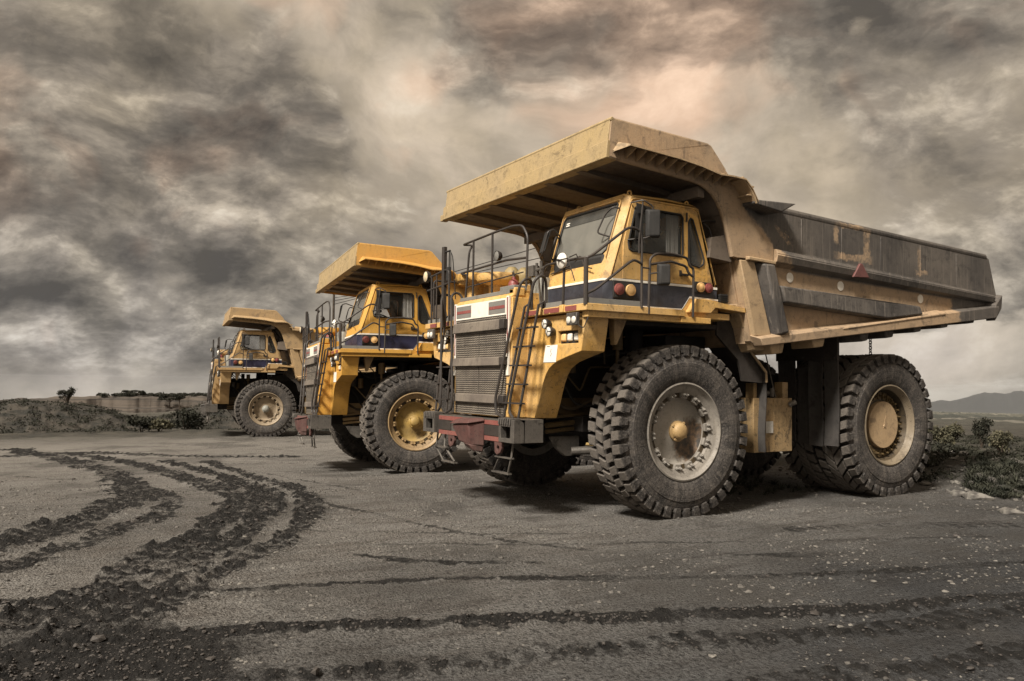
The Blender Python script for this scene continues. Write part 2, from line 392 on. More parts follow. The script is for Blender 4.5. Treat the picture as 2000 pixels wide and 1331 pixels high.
# ------------------------------------------------------------ haul truck (x forward, y to its left, z up)
def tyre_mesh(nlug, front=True):
    """tyre centred on the wheel, axis along y, outer face towards +y"""
    b = MB(); hw = .375
    prof = [(.74, -.30), (.78, -.335), (.86, -.372), (1.0, -.392), (1.075, -.388), (1.083, -.378), (1.15, -.362), (1.21, -.340), (1.245, -.30), (1.262, -.15), (1.266, 0)]
    prof = prof + [(r, -o) for r, o in reversed(prof[:-1])]
    b.lathe(prof, (0, 0, 0), 'Y', 96)
    def P(r, a, y): return (r * math.cos(a), y, r * math.sin(a))
    rnd = random.Random(3)
    def lug(a0, a1, y0, y1, r0, r1, skew=0., top=.82, ydrop=0.):
        ac = (a0 + a1) / 2; yc = (y0 + y1) / 2
        lo = [(a0, y0), (a1, y0), (a1, y1), (a0, y1)]
        B = []; Tt = []; Md = []
        for a, y in lo:
            sh = skew * (y - yc)
            B.append(P(r0, a + sh, y)); 
            Md.append(P(r1 - .018, ac + (a - ac) * .94 + sh, yc + (y - yc) * .97))
            j = rnd.uniform(-.005, .003)
            Tt.append(P(r1 + j, ac + (a - ac) * top + sh, yc + (y - yc) * (top + .05)))
        vs = B + Md + Tt
        fs = [(8, 9, 10, 11)]
        for lvl in (0, 4):
            for i in range(4):
                k = (i + 1) % 4; fs.append((lvl + i, lvl + k, lvl + 4 + k, lvl + 4 + i))
        b.add(vs, fs)
    st = 2 * math.pi / nlug
    for k in range(nlug):
        a = k * st
        for s in (1, -1):
            # shoulder lug wrapping down over the sidewall
            o = 0 if s > 0 else st * .5
            a0, a1 = a + o + st * .11, a + o + st * .84
            if front:
                lug(a0, a1, s * .195, s * .375, 1.23, 1.350, skew=s * .10, top=.83)
            else:
                lug(a0, a1, s * .20, s * .375, 1.25, 1.350, skew=s * .22)
            # flank of the lug down the shoulder
            am = (a0 + a1) / 2; sk = s * .12 * .09
            q = []
            for r, y, wd in ((1.335, .372, .44), (1.27, .384, .40), (1.185, .386, .34)):
                q.append([P(r, am + sk + st * .68 * wd * e, s * y) for e in (-1, 1)])
            q2 = [[P(r, am + sk + st * .68 * wd * e, s * y) for e in (-1, 1)] for r, y, wd in ((1.335, .32, .47), (1.25, .33, .45), (1.18, .352, .42))]
            vs = [p for r in q for p in r] + [p for r in q2 for p in r]
            fs = []
            for i in (0, 2): fs += [(i, i + 1, i + 3, i + 2), (6 + i, i, i + 2, 8 + i), (i + 1, 7 + i, 9 + i, i + 3)]
            fs += [(4, 5, 11, 10), (0, 6, 7, 1)]
            b.add(vs, fs)
            # centre blocks
            if front:
                lug(a + o + st * .45, a + o + st * 1.15, s * .012, s * .174, 1.25, 1.358, skew=s * .24, top=.82)
            else:
                lug(a + o + st * .40, a + o + st * 1.22, s * .008, s * .185, 1.27, 1.358, skew=s * .75, top=.86)
    return b

def make_wheel(name, parent, y, x, side, front=True, inner=False):
    """a rim carrying a tyre, hub cap and clamps; side +1 faces left, -1 faces right"""
    w = MB()
    if front:
        w.lathe([(.74, .30), (.765, .325), (.768, .345), (.745, .352), (.73, .335), (.715, .30), (.69, .285), (.66, .28), (.64, .262), (.61, .25), (.605, .20), (.585, .19), (.54, .19), (.53, .15)], (0, 0, 0), 'Y', 72)
        w.lathe([(.74, .30), (.70, .25), (.62, .05), (.60, -.28), (.74, -.30)], (0, 0, 0), 'Y', 48)
    else:
        w.lathe([(.74, .30), (.765, .325), (.768, .345), (.745, .352), (.73, .33), (.71, .29), (.695, .27), (.68, .25), (.672, .22)], (0, 0, 0), 'Y', 72)
        w.lathe([(.74, .30), (.72, .24), (.65, .05), (.63, -.28), (.74, -.30)], (0, 0, 0), 'Y', 48)
    o = w.build('wheel', M['grey'] if front else M['rim'], parent)
    o.location = (x, y, 1.35); o.rotation_euler = (0, 0, 0 if side > 0 else math.pi)
    key = ('tyre', front)
    if key not in CACHE: CACHE[key] = tyre_mesh(40 if front else 36, front).build('tyre', M['tyre'], None, angle=28)
    t = CACHE[key]
    if t.parent is not None: t = t.copy(); COL.objects.link(t)
    t.parent = o; t.rotation_euler = (0, random.uniform(0, .3), 0)
    if inner: return o
    if front:
        d = MB(); d.lathe([(.60, .19), (.545, .165), (.50, .105), (.44, .075), (.30, .10), (.19, .135), (.15, .15), (.0, .15)], (0, 0, 0), 'Y', 64)
        d.build('disc', M['disc'], o)
        d = MB(); d.lathe([(.602, .185), (.60, .197), (.528, .197), (.524, .18)], (0, 0, 0), 'Y', 64); d.build('gutter_ring', M['grease_shade2'], o)
        h = MB(); h.lathe([(.162, .13), (.165, .175), (.152, .19), (.138, .195), (.135, .235), (.122, .262), (.095, .285), (.055, .298), (0, .302)], (0, 0, 0), 'Y', 40)
        for k in range(4):
            a = k * math.pi / 2 + .6; h.lathe([(.02, .20), (.02, .225), (0, .225)], (.155 * math.cos(a), 0, .155 * math.sin(a)), 'Y', 8)
        h.build('hub_cap', M['hubcap'], o)
        for k in range(14):
            a = 2 * math.pi * k / 14 + .12
            if ('clamp',) not in CACHE:
                c = MB(); c.slab([(.515, -.058), (.60, -.07), (.645, -.05), (.645, .05), (.60, .07), (.515, .058)], [], lambda u, v_: (u, .19, v_), (0, .055, 0))
                for vv in (-.034, .034):
                    c.lathe([(.029, .0), (.029, .035), (.014, .035), (.014, .062), (0, .062)], (.578, .243, vv), 'Y', 6)
                CACHE[('clamp',)] = c.build('rim_clamp', M['grey'], None, bevel=.004)
            cl = CACHE[('clamp',)]
            if cl.parent is not None: cl = cl.copy(); COL.objects.link(cl)
            cl.parent = o; cl.rotation_euler = (0, a + random.uniform(-.03, .03), 0)
    else:
        d = MB(); d.lathe([(.672, .235), (.65, .17), (.64, .10), (.55, .085), (.50, .10), (.455, .12)], (0, 0, 0), 'Y', 64)
        d.build('disc', M['grease_shade2'], o)
        c = MB(); c.lathe([(.445, .10), (.445, .195), (.435, .205), (0, .205)], (0, 0, 0), 'Y', 64)
        c.tube([(-.05, .208, .05), (-.01, .208, -.03), (.02, .208, -.06)], .004, 5); c.tube([(.0, .208, .0), (-.06, .208, .17)], .004, 5)
        c.lathe([(.03, .205), (.022, .22), (0, .22)], (-.01, 0, -.02), 'Y', 10)
        c.build('hub_cover', M['tan'], o)
        for k in range(24):
            a = 2 * math.pi * k / 24
            if ('bolt',) not in CACHE:
                g = MB(); g.lathe([(.032, .09), (.032, .15), (.018, .15), (.018, .20), (0, .20)], (.555, 0, 0), 'Y', 6)
                g.slab([(.49, -.045), (.62, -.05), (.62, .05), (.49, .045)], [], lambda u, v_: (u, .085, v_), (0, .04, 0))
                CACHE[('bolt',)] = g.build('wheel_bolt', M['greasy_yellow'], None)
            cl = CACHE[('bolt',)]
            if cl.parent is not None: cl = cl.copy(); COL.objects.link(cl)
            cl.parent = o; cl.rotation_euler = (0, a, 0)
    return o
CACHE = {}

ARCH = [(1.68, 5.37), (.81, 5.31), (.02, 5.25), (-.14, 5.225), (-.28, 5.175), (-.40, 5.105), (-.50, 5.01), (-.58, 4.90), (-.645, 4.77), (-.70, 4.62), (-.755, 4.45), (-.80, 4.30), (-.84, 4.14)]

def make_truck():
    root = thing('haul_truck', 'nearest yellow dump truck with coal blackened tan body and muddy grey wheel discs', 'dump truck', group='haul trucks parked in a row')
    # ---------------- dump body
    b = MB()
    rear = [(-1.0, 5.14), (-2.09, 5.04), (-8.30, 4.81), (-8.40, 4.76), (-8.66, 4.03), (-8.68, 3.76), (-8.30, 3.51), (-1.41, 2.74), (-1.30, 2.80), (-.98, 4.10), (-.9, 4.6)]
    for s in (1, -1):
        b.py(rear, s * 2.50, s * 2.62)
        # rolled top edge
        b.tube([(-1.2, s * 2.56, 5.10), (-2.09, s * 2.56, 5.03), (-8.30, s * 2.56, 4.80)], .075, 10)
        b.tube([(-8.30, s * 2.56, 4.80), (-8.65, s * 2.56, 4.02)], .06, 8)
        # ledge: trapezoid section
        A = [(2.61, 4.36), (2.74, 4.335), (2.77, 4.27), (2.765, 4.25), (2.775, 4.24), (2.75, 4.13), (2.61, 4.06)]
        Bq = [(2.61, 4.02), (2.74, 3.995), (2.77, 3.96), (2.765, 3.95), (2.775, 3.94), (2.74, 3.85), (2.61, 3.83)]
        vs = [(-1.78, s * y, z) for y, z in A] + [(-8.36, s * y, z) for y, z in Bq]; n = len(A)
        b.add(vs, [tuple(range(n)), tuple(reversed(range(n, 2 * n)))] + [(i, (i + 1) % n, n + (i + 1) % n, n + i) for i in range(n)])
    # weld seams and stiffener strips on the upper boards
    for s in (1, -1):
        for x in (-2.55, -3.62, -4.75, -5.98, -7.2):
            zt = 5.02 - (x + 2.09) * -.037; zb = 4.34 - (x + 1.78) * -.0517
            b.box(x - .012, x + .012, s * 2.615, s * 2.626, zb, zt - .06)
        b.tube([(-1.8, s * 2.62, 4.375), (-8.3, s * 2.62, 4.035)], .012, 6)
        for x in (-2.9, -4.4, -5.2, -6.4): b.box(x - .008, x + .008, s * 2.615, s * 2.625, 3.72 + (x + 2.9) * -.03, 4.04 - (x + 1.9) * -.036)
    # floor, front wall
    b.hexa([(-8.25, -2.5, 3.53), (-1.3, -2.5, 2.76), (-1.3, 2.5, 2.76), (-8.25, 2.5, 3.53), (-8.5, -2.5, 3.66), (-1.3, -2.5, 2.90), (-1.3, 2.5, 2.90), (-8.5, 2.5, 3.66)])
    b.hexa([(-1.42, -2.5, 2.72), (-1.30, -2.5, 2.78), (-1.30, 2.5, 2.78), (-1.42, 2.5, 2.72), (-1.02, -2.5, 4.2), (-.90, -2.5, 4.2), (-.90, 2.5, 4.2), (-1.02, 2.5, 4.2)])
    body = b.build('dump_body', M['body'], root, bevel=.012)
    # inner load-space seams not visible; raised plate joints on the sides
    for s in (1, -1):
        # bottom rail with worn top plate
        r = MB()
        r.hexa([(-1.40, s * 2.60, 2.72), (-1.40, s * 2.80, 2.72), (-8.35, s * 2.80, 3.52), (-8.35, s * 2.60, 3.52), (-1.28, s * 2.60, 2.90), (-1.34, s * 2.80, 2.84), (-8.45, s * 2.80, 3.76), (-8.40, s * 2.60, 3.82)])
        r.hexa([(-3.45, s * 2.62, 3.10), (-3.35, s * 2.81, 3.06), (-6.5, s * 2.81, 3.48), (-6.5, s * 2.62, 3.53), (-3.45, s * 2.62, 3.17), (-3.45, s * 2.815, 3.10), (-6.5, s * 2.815, 3.52), (-6.5, s * 2.62, 3.60)])
        r.hexa([(-8.3, s * 2.60, 3.46), (-8.3, s * 2.79, 3.46), (-8.72, s * 2.70, 3.74), (-8.72, s * 2.60, 3.74), (-8.2, s * 2.60, 3.84), (-8.35, s * 2.79, 3.80), (-8.72, s * 2.72, 4.02), (-8.72, s * 2.60, 4.05)])
        r.build('bottom_rail', M['body'], root, bevel=.015)
        for xa, xb, z0, z1 in ((-1.64, -2.01, 2.64, 2.82), (-2.68, -3.04, 2.78, 2.94), (-3.97, -4.26, 2.93, 3.10), (-4.68, -5.01, 3.02, 3.20), (-5.56, -5.88, 3.16, 3.31), (-6.43, -6.77, 3.28, 3.42), (-7.34, -7.70, 3.41, 3.54)):
            g = MB(); g.hexa([(xa - .04, s * 2.25, z0 - .06), (xb + .04, s * 2.25, z0 - .03), (xb + .06, s * 2.72, z0 - .02), (xa - .06, s * 2.72, z0 - .05), (xa, s * 2.25, z1), (xb, s * 2.25, z1), (xb, s * 2.72, z1), (xa, s * 2.72, z1 - .05)])
            g.build('floor_bearer', M['tan'] if xa > -3.5 else M['dark'], root, bevel=.02)
        # upright coal-black rib and forward tan post
        u = MB(); u.hexa([(-1.74, s * 2.60, 2.88), (-2.05, s * 2.60, 2.92), (-1.98, s * 2.84, 2.96), (-1.78, s * 2.84, 2.92), (-1.33, s * 2.60, 4.09), (-1.82, s * 2.60, 4.09), (-1.68, s * 2.80, 4.06), (-1.48, s * 2.80, 4.06)])
        u.build('upright_rib', M['dark'], root, bevel=.03)
        u = MB(); u.hexa([(-1.30, s * 2.58, 2.88), (-1.72, s * 2.60, 2.90), (-1.70, s * 2.70, 2.90), (-1.34, s * 2.70, 2.88), (-.96, s * 2.58, 4.10), (-1.32, s * 2.60, 4.10), (-1.32, s * 2.69, 4.10), (-.99, s * 2.69, 4.10)])
        u.hexa([(-1.12, s * 2.58, 4.10), (-1.76, s * 2.60, 4.10), (-1.76, s * 2.76, 4.07), (-1.12, s * 2.76, 4.10), (-1.12, s * 2.58, 4.17), (-1.76, s * 2.60, 4.17), (-1.76, s * 2.76, 4.13), (-1.12, s * 2.76, 4.16)])
        # stepped foot below the post
        u.hexa([(-1.42, s * 2.1, 2.60), (-1.95, s * 2.1, 2.62), (-1.95, s * 2.58, 2.66), (-1.42, s * 2.58, 2.66), (-1.30, s * 2.1, 2.80), (-1.95, s * 2.1, 2.84), (-1.95, s * 2.60, 2.84), (-1.32, s * 2.60, 2.80)])
        u.hexa([(-1.20, s * 1.9, 3.02), (-1.36, s * 1.9, 3.00), (-1.36, s * 2.54, 3.00), (-1.24, s * 2.54, 3.02), (-1.0, s * 1.9, 3.42), (-1.26, s * 1.9, 3.36), (-1.26, s * 2.54, 3.36), (-1.06, s * 2.54, 3.40)])
        u.build('front_post', M['tan'], root, bevel=.015)
        d = MB(); d.hexa([(-1.95, s * 2.61, 3.43), (-4.7, s * 2.61, 3.31), (-4.7, s * 2.80, 3.33), (-1.95, s * 2.80, 3.46), (-1.84, s * 2.61, 3.76), (-4.7, s * 2.61, 3.665), (-4.7, s * 2.78, 3.64), (-1.86, s * 2.78, 3.73)])
        d.hexa([(-4.7, s * 2.61, 3.31), (-5.80, s * 2.61, 3.45), (-5.80, s * 2.79, 3.46), (-4.7, s * 2.80, 3.33), (-4.7, s * 2.61, 3.665), (-5.74, s * 2.61, 3.63), (-5.74, s * 2.77, 3.61), (-4.7, s * 2.78, 3.64)])
        d.build('diagonal_beam', M['dark'], root, bevel=.028)
        for x, z in ((-2.24, 3.91), (-3.57, 3.86), (-5.96, 3.78)):
            q = MB(); q.lathe([(.085, 0), (.085, s * .012), (.07, s * .016), (0, s * .016)], (x, s * 2.62, z), 'Y', 24); q.build('round_reflector', M['white'], root)
        q = MB(); q.py([(-3.70, 4.015), (-4.16, 4.03), (-3.96, 4.27), (-3.90, 4.275)], s * 2.755, s * 2.80)
        q.build('warning_triangle', M['lipred'], root, bevel=.012)
        # canopy side with the swept neck
        side = [(1.62, 5.92), (-.28, 5.85), (-.34, 5.83), (-.66, 5.50), (-1.02, 5.16), (-1.15, 5.06), (-1.76, 4.60), (-1.76, 4.15), (-.92, 4.13)] + list(reversed(ARCH))
        c = MB(); c.py(side, s * 2.60, s * 2.69)
        c.tube([(1.62, s * 2.66, 5.92), (-.28, s * 2.66, 5.85), (-.34, s * 2.66, 5.83), (-.66, s * 2.66, 5.50)], .03, 8)
        # arch edge flange
        c.tube([(x, s * 2.655, z) for x, z in ARCH], .032, 8)
        c.build('canopy_side', M['body'], root, bevel=.01)
        # spill lip with gussets
        g = MB()
        outer = [(1.60, 2.71, 5.46), (1.50, 2.97, 5.50), (.58, 2.97, 5.45), (.11, 2.97, 5.40), (-.28, 2.97, 5.33), (-.56, 2.97, 5.34), (-.83, 2.97, 5.33), (-.98, 2.97, 5.20), (-1.13, 2.95, 5.02)]
        inner = [(1.60, 2.68, 5.46), (1.50, 2.68, 5.60), (.58, 2.68, 5.56), (.11, 2.68, 5.52), (-.28, 2.68, 5.46), (-.56, 2.68, 5.44), (-.70, 2.68, 5.42), (-.93, 2.68, 5.26), (-1.10, 2.68, 5.05)]
        n = len(outer); vs = [(x, s * y, z) for x, y, z in outer] + [(x, s * y, z) for x, y, z in inner] + [(x, s * y, z - .022) for x, y, z in outer] + [(x, s * y, z - .022) for x, y, z in inner]
        fs = []
        for i in range(n - 1):
            fs += [(i, i + 1, n + i + 1, n + i), (2 * n + i, 3 * n + i, 3 * n + i + 1, 2 * n + i + 1), (i, 2 * n + i, 2 * n + i + 1, i + 1)]
        g.add(vs, fs)
        for k in range(13):
            x = 1.36 - k * .195; zt = 5.49 - (1.36 - x) * .072
            if x > -.75: g.hexa([(x, s * 2.69, zt - .12), (x + .014, s * 2.69, zt - .12), (x + .014, s * 2.70, zt - .12), (x, s * 2.70, zt - .12), (x, s * 2.69, zt + .06), (x + .014, s * 2.69, zt + .06), (x + .014, s * 2.95, zt - .015), (x, s * 2.95, zt - .015)])
        for z in (5.24, 5.10): g.box(-1.06, -.92, s * 2.69, s * 2.92, z - .01, z + .01)
        # curled end and spout
        cc = [(-.78, 5.36), (-.90, 5.30), (-.99, 5.20), (-1.06, 5.08), (-1.10, 4.98), (-1.07, 4.97), (-1.02, 5.07), (-.95, 5.18), (-.87, 5.26), (-.77, 5.32)]
        g.py(cc, s * 2.69, s * 2.95)
        g.build('spill_lip', M['tan'], root)
        q = MB(); q.hexa([(-1.04, s * 2.52, 4.96), (-1.62, s * 2.52, 4.90), (-1.66, s * 2.96, 4.90), (-1.05, s * 2.94, 4.97), (-1.04, s * 2.52, 5.04), (-2.0, s * 2.52, 5.10), (-2.02, s * 2.96, 5.08), (-1.05, s * 2.94, 5.04)])
        q.build('rain_spout', M['dark'], root, bevel=.02)
    # canopy skin: top tray, front lip, underside following the arch
    c = MB()
    up = [(x, z + .05) for x, z in ARCH]; dn = [(x + .0, z + .02) for x, z in ARCH]
    n = len(ARCH)
    for i in range(n - 1):
        (x0, z0), (x1, z1) = ARCH[i], ARCH[i + 1]
        nx, nz = (z1 - z0), -(x1 - x0); L = math.hypot(nx, nz); nx, nz = nx / L, nz / L
        if nz < 0: nx, nz = -nx, -nz
        nx, nz = -abs(nx), abs(nz)
        c.hexa([(x0 - .01, -2.60, z0 + .03), (x1 - .01, -2.60, z1 + .03), (x1 - .01, 2.60, z1 + .03), (x0 - .01, 2.60, z0 + .03), (x0 + nx * .06, -2.60, z0 + .03 + nz * .06), (x1 + nx * .06, -2.60, z1 + .03 + nz * .06), (x1 + nx * .06, 2.60, z1 + .03 + nz * .06), (x0 + nx * .06, 2.60, z0 + .03 + nz * .06)])
    for y in (-1.85, -.95, 0., .95, 1.85):
        pts = [(x + (0.0 if x > 0 else .0), z) for x, z in ARCH[:-1]]
        c.slab([(x, z + .04) for x, z in pts] + [(pts[-1][0] + .10, pts[-1][1])] + [(x + (.02 if x > -.2 else .09), z - (.06 if x > -.2 else .02)) for x, z in reversed(pts[1:-1])] + [(1.60, 5.33)], [], lambda x, z, y=y: (x, y - .07, z), (0, .14, 0))
    c.box(-.30, -.16, -2.59, 2.59, 5.03, 5.20)
    c.hexa([(-.90, -2.59, 4.06), (-.42, -2.59, 4.10), (-.42, 2.59, 4.10), (-.90, 2.59, 4.06), (-.92, -2.59, 4.52), (-.46, -2.59, 4.42), (-.46, 2.59, 4.42), (-.92, 2.59, 4.52)])
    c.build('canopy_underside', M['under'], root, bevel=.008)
    c = MB()
    c.hexa([(1.66, -2.69, 5.34), (1.72, -2.69, 5.34), (1.72, 2.69, 5.34), (1.66, 2.69, 5.34), (1.64, -2.69, 5.60), (1.70, -2.69, 5.60), (1.70, 2.69, 5.60), (1.64, 2.69, 5.60)])
    c.hexa([(1.62, -2.66, 5.58), (1.675, -2.66, 5.58), (1.675, 2.66, 5.58), (1.62, 2.66, 5.58), (1.58, -2.66, 5.92), (1.635, -2.66, 5.92), (1.635, 2.66, 5.92), (1.58, 2.66, 5.92)])
    c.tube([(1.61, -2.69, 5.92), (1.61, 2.69, 5.92)], .035, 8)
    c.box(1.60, 1.735, -2.76, -2.66, 5.32, 5.44)
    c.box(1.50, 1.73, -2.68, 2.68, 5.335, 5.365)
    for y in (-2.5, -1.3, 0.05, 1.3, 2.45): c.box(1.60, 1.706 if y != 0.05 else 1.704, y - .008, y + .008, 5.37, 5.585)
    c.build('canopy_front', M['canopyfront'], root, bevel=.012)
    for s in (1, -1):
        x0 = -4.95 if s > 0 else -4.95
        ch = MB(); z = 3.05; k = 0
        while z > 2.66:
            a = (.026, 0) if k % 2 else (0, .026)
            pts = [(x0 + a[0] * math.cos(t) , s * 2.25 + a[1] * math.cos(t), z - .03 + .036 * math.sin(t)) for t in [i * math.pi / 5 for i in range(11)]]
            ch.tube(pts, .009, 6, caps=False); z -= .052; k += 1
        ch.build('rock_chain', M['rail'], root)

    # ---------------- chassis
    f = MB()
    for s in (1, -1):
        f.box(-7.6, 2.1, s * .45, s * .62, 1.25, 1.72)
        f.tube([(.15, s * 1.30, 1.1), (.05, s * 1.28, 2.1)], .20, 20); f.tube([(.05, s * 1.28, 2.1), (0, s * 1.25, 3.0)], .15, 20)
        f.tube([(-4.9, s * .8, 1.5), (-4.8, s * .85, 2.7)], .15, 16)
        f.box(.9, 1.1, s * .62, s * 1.3, 1.3, 1.55)
    f.box(-1.9, 1.9, -.9, .9, 1.72, 2.7); f.box(-1.2, -.3, -1.7, 1.7, 2.6, 2.9)
    f.tube([(-5.23, -1.0, 1.35), (-5.23, 1.0, 1.35)], .5, 20); f.tube([(-2.0, 0, 1.2), (-5.2, 0, 1.3)], .14, 12)
    f.tube([(0, -1.75, 1.2), (0, 1.75, 1.2)], .2, 16)
    f.box(-8.0, -7.4, -.7, .7, 1.5, 2.3); f.box(-7.6, -3.0, -.6, .6, 1.72, 2.3)
    f.box(-.9, 1.58, -2.3, 2.3, 2.98, 3.06)
    f.build('chassis_frame', M['grease_shade'], root, bevel=.01)
    # clutter in the wheel well: hoses, belts and a filter
    for s in (1, -1):
        for k, (pts, rr) in enumerate((([(1.7, s * .98, 2.5), (1.3, s * 1.05, 2.1), (1.1, s * 1.1, 1.7), (.6, s * 1.2, 1.75)], .022), ([(1.6, s * 1.0, 1.9), (1.2, s * 1.08, 1.62), (.5, s * 1.2, 1.95)], .03), ([(1.4, s * 1.1, 2.9), (1.0, s * 1.3, 2.5), (.3, s * 1.5, 2.6)], .02), ([(1.2, s * 1.5, 2.95), (.9, s * 1.6, 2.7), (.85, s * 1.55, 2.4)], .016))):
            a = MB(); a.tube(bend(pts, .2, 6), rr, 8); a.build('hose', M['grease_shade2'] if k % 2 else M['rubber'], root)
        a = MB(); a.tube([(.75, s * 1.75, 2.62), (.75, s * 1.75, 2.92)], .085, 14); a.tube([(.75, s * 1.75, 2.3), (.75, s * 1.75, 2.62)], .03, 8); a.build('accumulator', M['greasy_yellow'], root)
        a = MB(); a.lathe([(0, -.1), (.08, -.1), (.09, -.05), (.09, .12), (.06, .15), (0, .15)], (1.35, s * 1.02, 2.40), 'Z', 16); a.build('filter', M['steel'], root)
    for s in (1, -1):
        a = MB()
        # front bracket, steering rods and pipes beside the engine
        a.py([(1.55, 1.22), (.98, 1.22), (.98, 1.02), (1.12, .90), (1.26, .90), (1.42, 1.02)], s * .98, s * 1.06)
        a.tube([(1.15, s * 1.06, .98), (.3, s * 1.5, 1.02)], .07, 10)
        a.build('suspension_arm', M['steel'], root, bevel=.01)
        a = MB()
        for z, r in ((1.30, .035), (1.40, .045), (1.52, .03)):
            a.tube(bend([(1.62, s * 1.02, z), (.9, s * 1.06, z + .06), (.2, s * .95, z + .02)]), r, 10)
        a.box(.7, 1.62, s * .95, s * 1.0, 1.58, 1.84)
        a.tube(bend([(1.3, s * 1.0, 2.3), (1.0, s * 1.1, 1.95), (.85, s * 1.15, 2.35), (.4, s * 1.1, 2.36)], .06), .018, 8)
        a.tube([(1.15, s * 1.05, 2.25), (1.15, s * 1.05, 2.52)], .075, 12)
        a.build('engine_pipes', M['greasy_yellow'], root)
        a = MB(); a.tube([(-2.0, s * 1.0, 1.5), (-2.2, s * 1.05, 2.95)], .11, 16); a.tube([(-2.2, s * 1.05, 2.2), (-2.3, s * 1.05, 3.0)], .085, 16)
        a.build('hoist_cylinder', M['greasy_yellow'], root)
        # guard plate behind the front wheel and its flaps
        a = MB(); y0, y1 = (1.5, 2.36)
        pts = [(-.86, 3.27), (-1.22, 3.20), (-1.36, 2.85), (-1.92, 2.30), (-1.95, 2.12)]
        for (xa, za), (xb, zb) in zip(pts[:-1], pts[1:]):
            a.hexa([(xa, s * y0, za), (xb, s * y0, zb), (xb, s * y1, zb), (xa, s * y1, za), (xa - .01, s * y0, za + .03), (xb - .03, s * y0, zb + .02), (xb - .03, s * y1, zb + .02), (xa - .01, s * y1, za + .03)])
        a.py([(-.86, 3.27), (-1.22, 3.20), (-1.36, 2.85), (-1.93, 2.28), (-1.93, 2.12), (-1.45, 2.15), (-1.35, 2.5), (-.86, 2.9)], s * 2.27, s * 2.31)
        a.build('guard_plate', M['dark2'], root)
        a = MB(); a.tube([(-1.36, s * 2.37, 2.86), (-1.95, s * 2.37, 2.30), (-1.96, s * 2.37, 2.13)], .022, 8); a.build('guard_trim', M['tan'], root)
        for y0, y1, z0 in ((1.62, 1.86, .98), (1.88, 2.13, .94), (2.15, 2.35, .95)):
            a = MB(); m_ = 8
            vs = []
            for e in (0, .018):
                for i in range(m_):
                    z = 2.16 + (z0 - 2.16) * i / (m_ - 1); bx = -1.955 - e - .02 * math.sin(i * .8 + y0 * 9)
                    vs += [(bx, s * y0, z), (bx, s * y1, z)]
            fs = []
            for i in range(m_ - 1):
                q = 2 * i; fs += [(q, q + 1, q + 3, q + 2), (2 * m_ + q + 2, 2 * m_ + q + 3, 2 * m_ + q + 1, 2 * m_ + q), (q, q + 2, 2 * m_ + q + 2, 2 * m_ + q), (q + 1, 2 * m_ + q + 1, 2 * m_ + q + 3, q + 3)]
            a.add(vs, fs); a.build('mud_flap', M['flap'], root)
        for y0, y1, z0, z1 in ((1.06, 1.47, 1.02, 2.6), (1.50, 1.765, .99, 2.42), (1.785, 2.09, .97, 2.6), (2.10, 2.40, .99, 2.6)):
            a = MB(); m_ = 10; vs = []
            for e in (0, .02):
                for i in range(m_):
                    z = z1 + (z0 - z1) * i / (m_ - 1); bx = -3.79 - e - .015 * math.sin(i * .7 + y0 * 5); cv = .03 * math.cos(y0 * 7)
                    vs += [(bx + cv, s * y0, z), (bx - .02, s * (y0 + y1) / 2, z), (bx + cv, s * y1, z)]
            fs = []
            o2 = 3 * m_
            for i in range(m_ - 1):
                q = 3 * i
                for e in (0, 1):
                    fs += [(q + e, q + 1 + e, q + 4 + e, q + 3 + e), (o2 + q + 3 + e, o2 + q + 4 + e, o2 + q + 1 + e, o2 + q + e)]
                fs += [(q, q + 3, o2 + q + 3, o2 + q), (q + 2, o2 + q + 2, o2 + q + 5, q + 5)]
            a.add(vs, fs); a.build('mud_flap', M['flap'], root)
        a = MB(); a.hexa([(-3.82, s * 1.02, 2.55), (-3.76, s * 1.02, 2.55), (-3.76, s * 2.41, 2.55), (-3.82, s * 2.41, 2.55), (-3.82, s * 1.02, 3.0), (-3.76, s * 1.02, 3.0), (-3.76, s * 2.41, 3.0), (-3.82, s * 2.41, 3.0)])
        for k in range(6): a.lathe([(.018, 0), (.018, .03), (0, .03)], (-3.76, s * (1.2 + k * .23), 2.60), 'X', 6)
        a.build('flap_hanger', M['dark2'], root)
    # side tank between the axles, left
    a = MB(); a.box(-2.80, -1.84, 1.35, 2.20, .93, 1.86); a.box(-2.35, -2.325, 2.2, 2.212, .95, 1.84); a.box(-2.30, -2.15, 2.20, 2.215, 1.76, 1.84)
    a.box(-1.94, -1.86, 2.0, 2.18, 1.86, 2.12); a.box(-2.72, -2.58, 2.0, 2.18, 1.86, 2.14)
    tk = a.build('hydraulic_tank', M['tankochre'], root, bevel=.02)
    a = MB(); a.tube([(-2.72, 2.2, 1.74), (-2.80, 2.29, 1.80)], .045, 12); a.build('filler_cap', M['steel'], tk)
    a = MB(); a.box(-2.30, -2.12, 2.213, 2.218, 1.26, 1.46); a.build('data_plate', M['white2'], tk)
    a = MB(); a.box(-1.99, -1.95, 2.20, 2.205, 1.2, 1.42); a.build('data_plate', M['white2'], tk)
    a = MB(); a.tube([(-2.12, 2.05, 1.94), (-2.46, 2.05, 1.94)], .05, 12); a.tube([(-2.2, 2.1, 1.88), (-2.2, 2.1, 2.04)], .04, 10); a.tube([(-2.4, 2.1, 1.88), (-2.4, 2.1, 2.04)], .04, 10); a.tube([(-2.52, 2.08, 1.86), (-2.5, 1.8, 2.9)], .012, 6)
    a.build('hose_valve', M['steel'], tk)
    a = MB(); a.lathe([(.40, -.75), (.42, -.72), (.42, .72), (.40, .75), (0, .75)], (-2.3, -1.75, 1.4), 'X', 28); a.lathe([(0, -.75), (.40, -.75)], (-2.3, -1.75, 1.4), 'X', 28)
    a.build('fuel_tank', M['tan'], root)

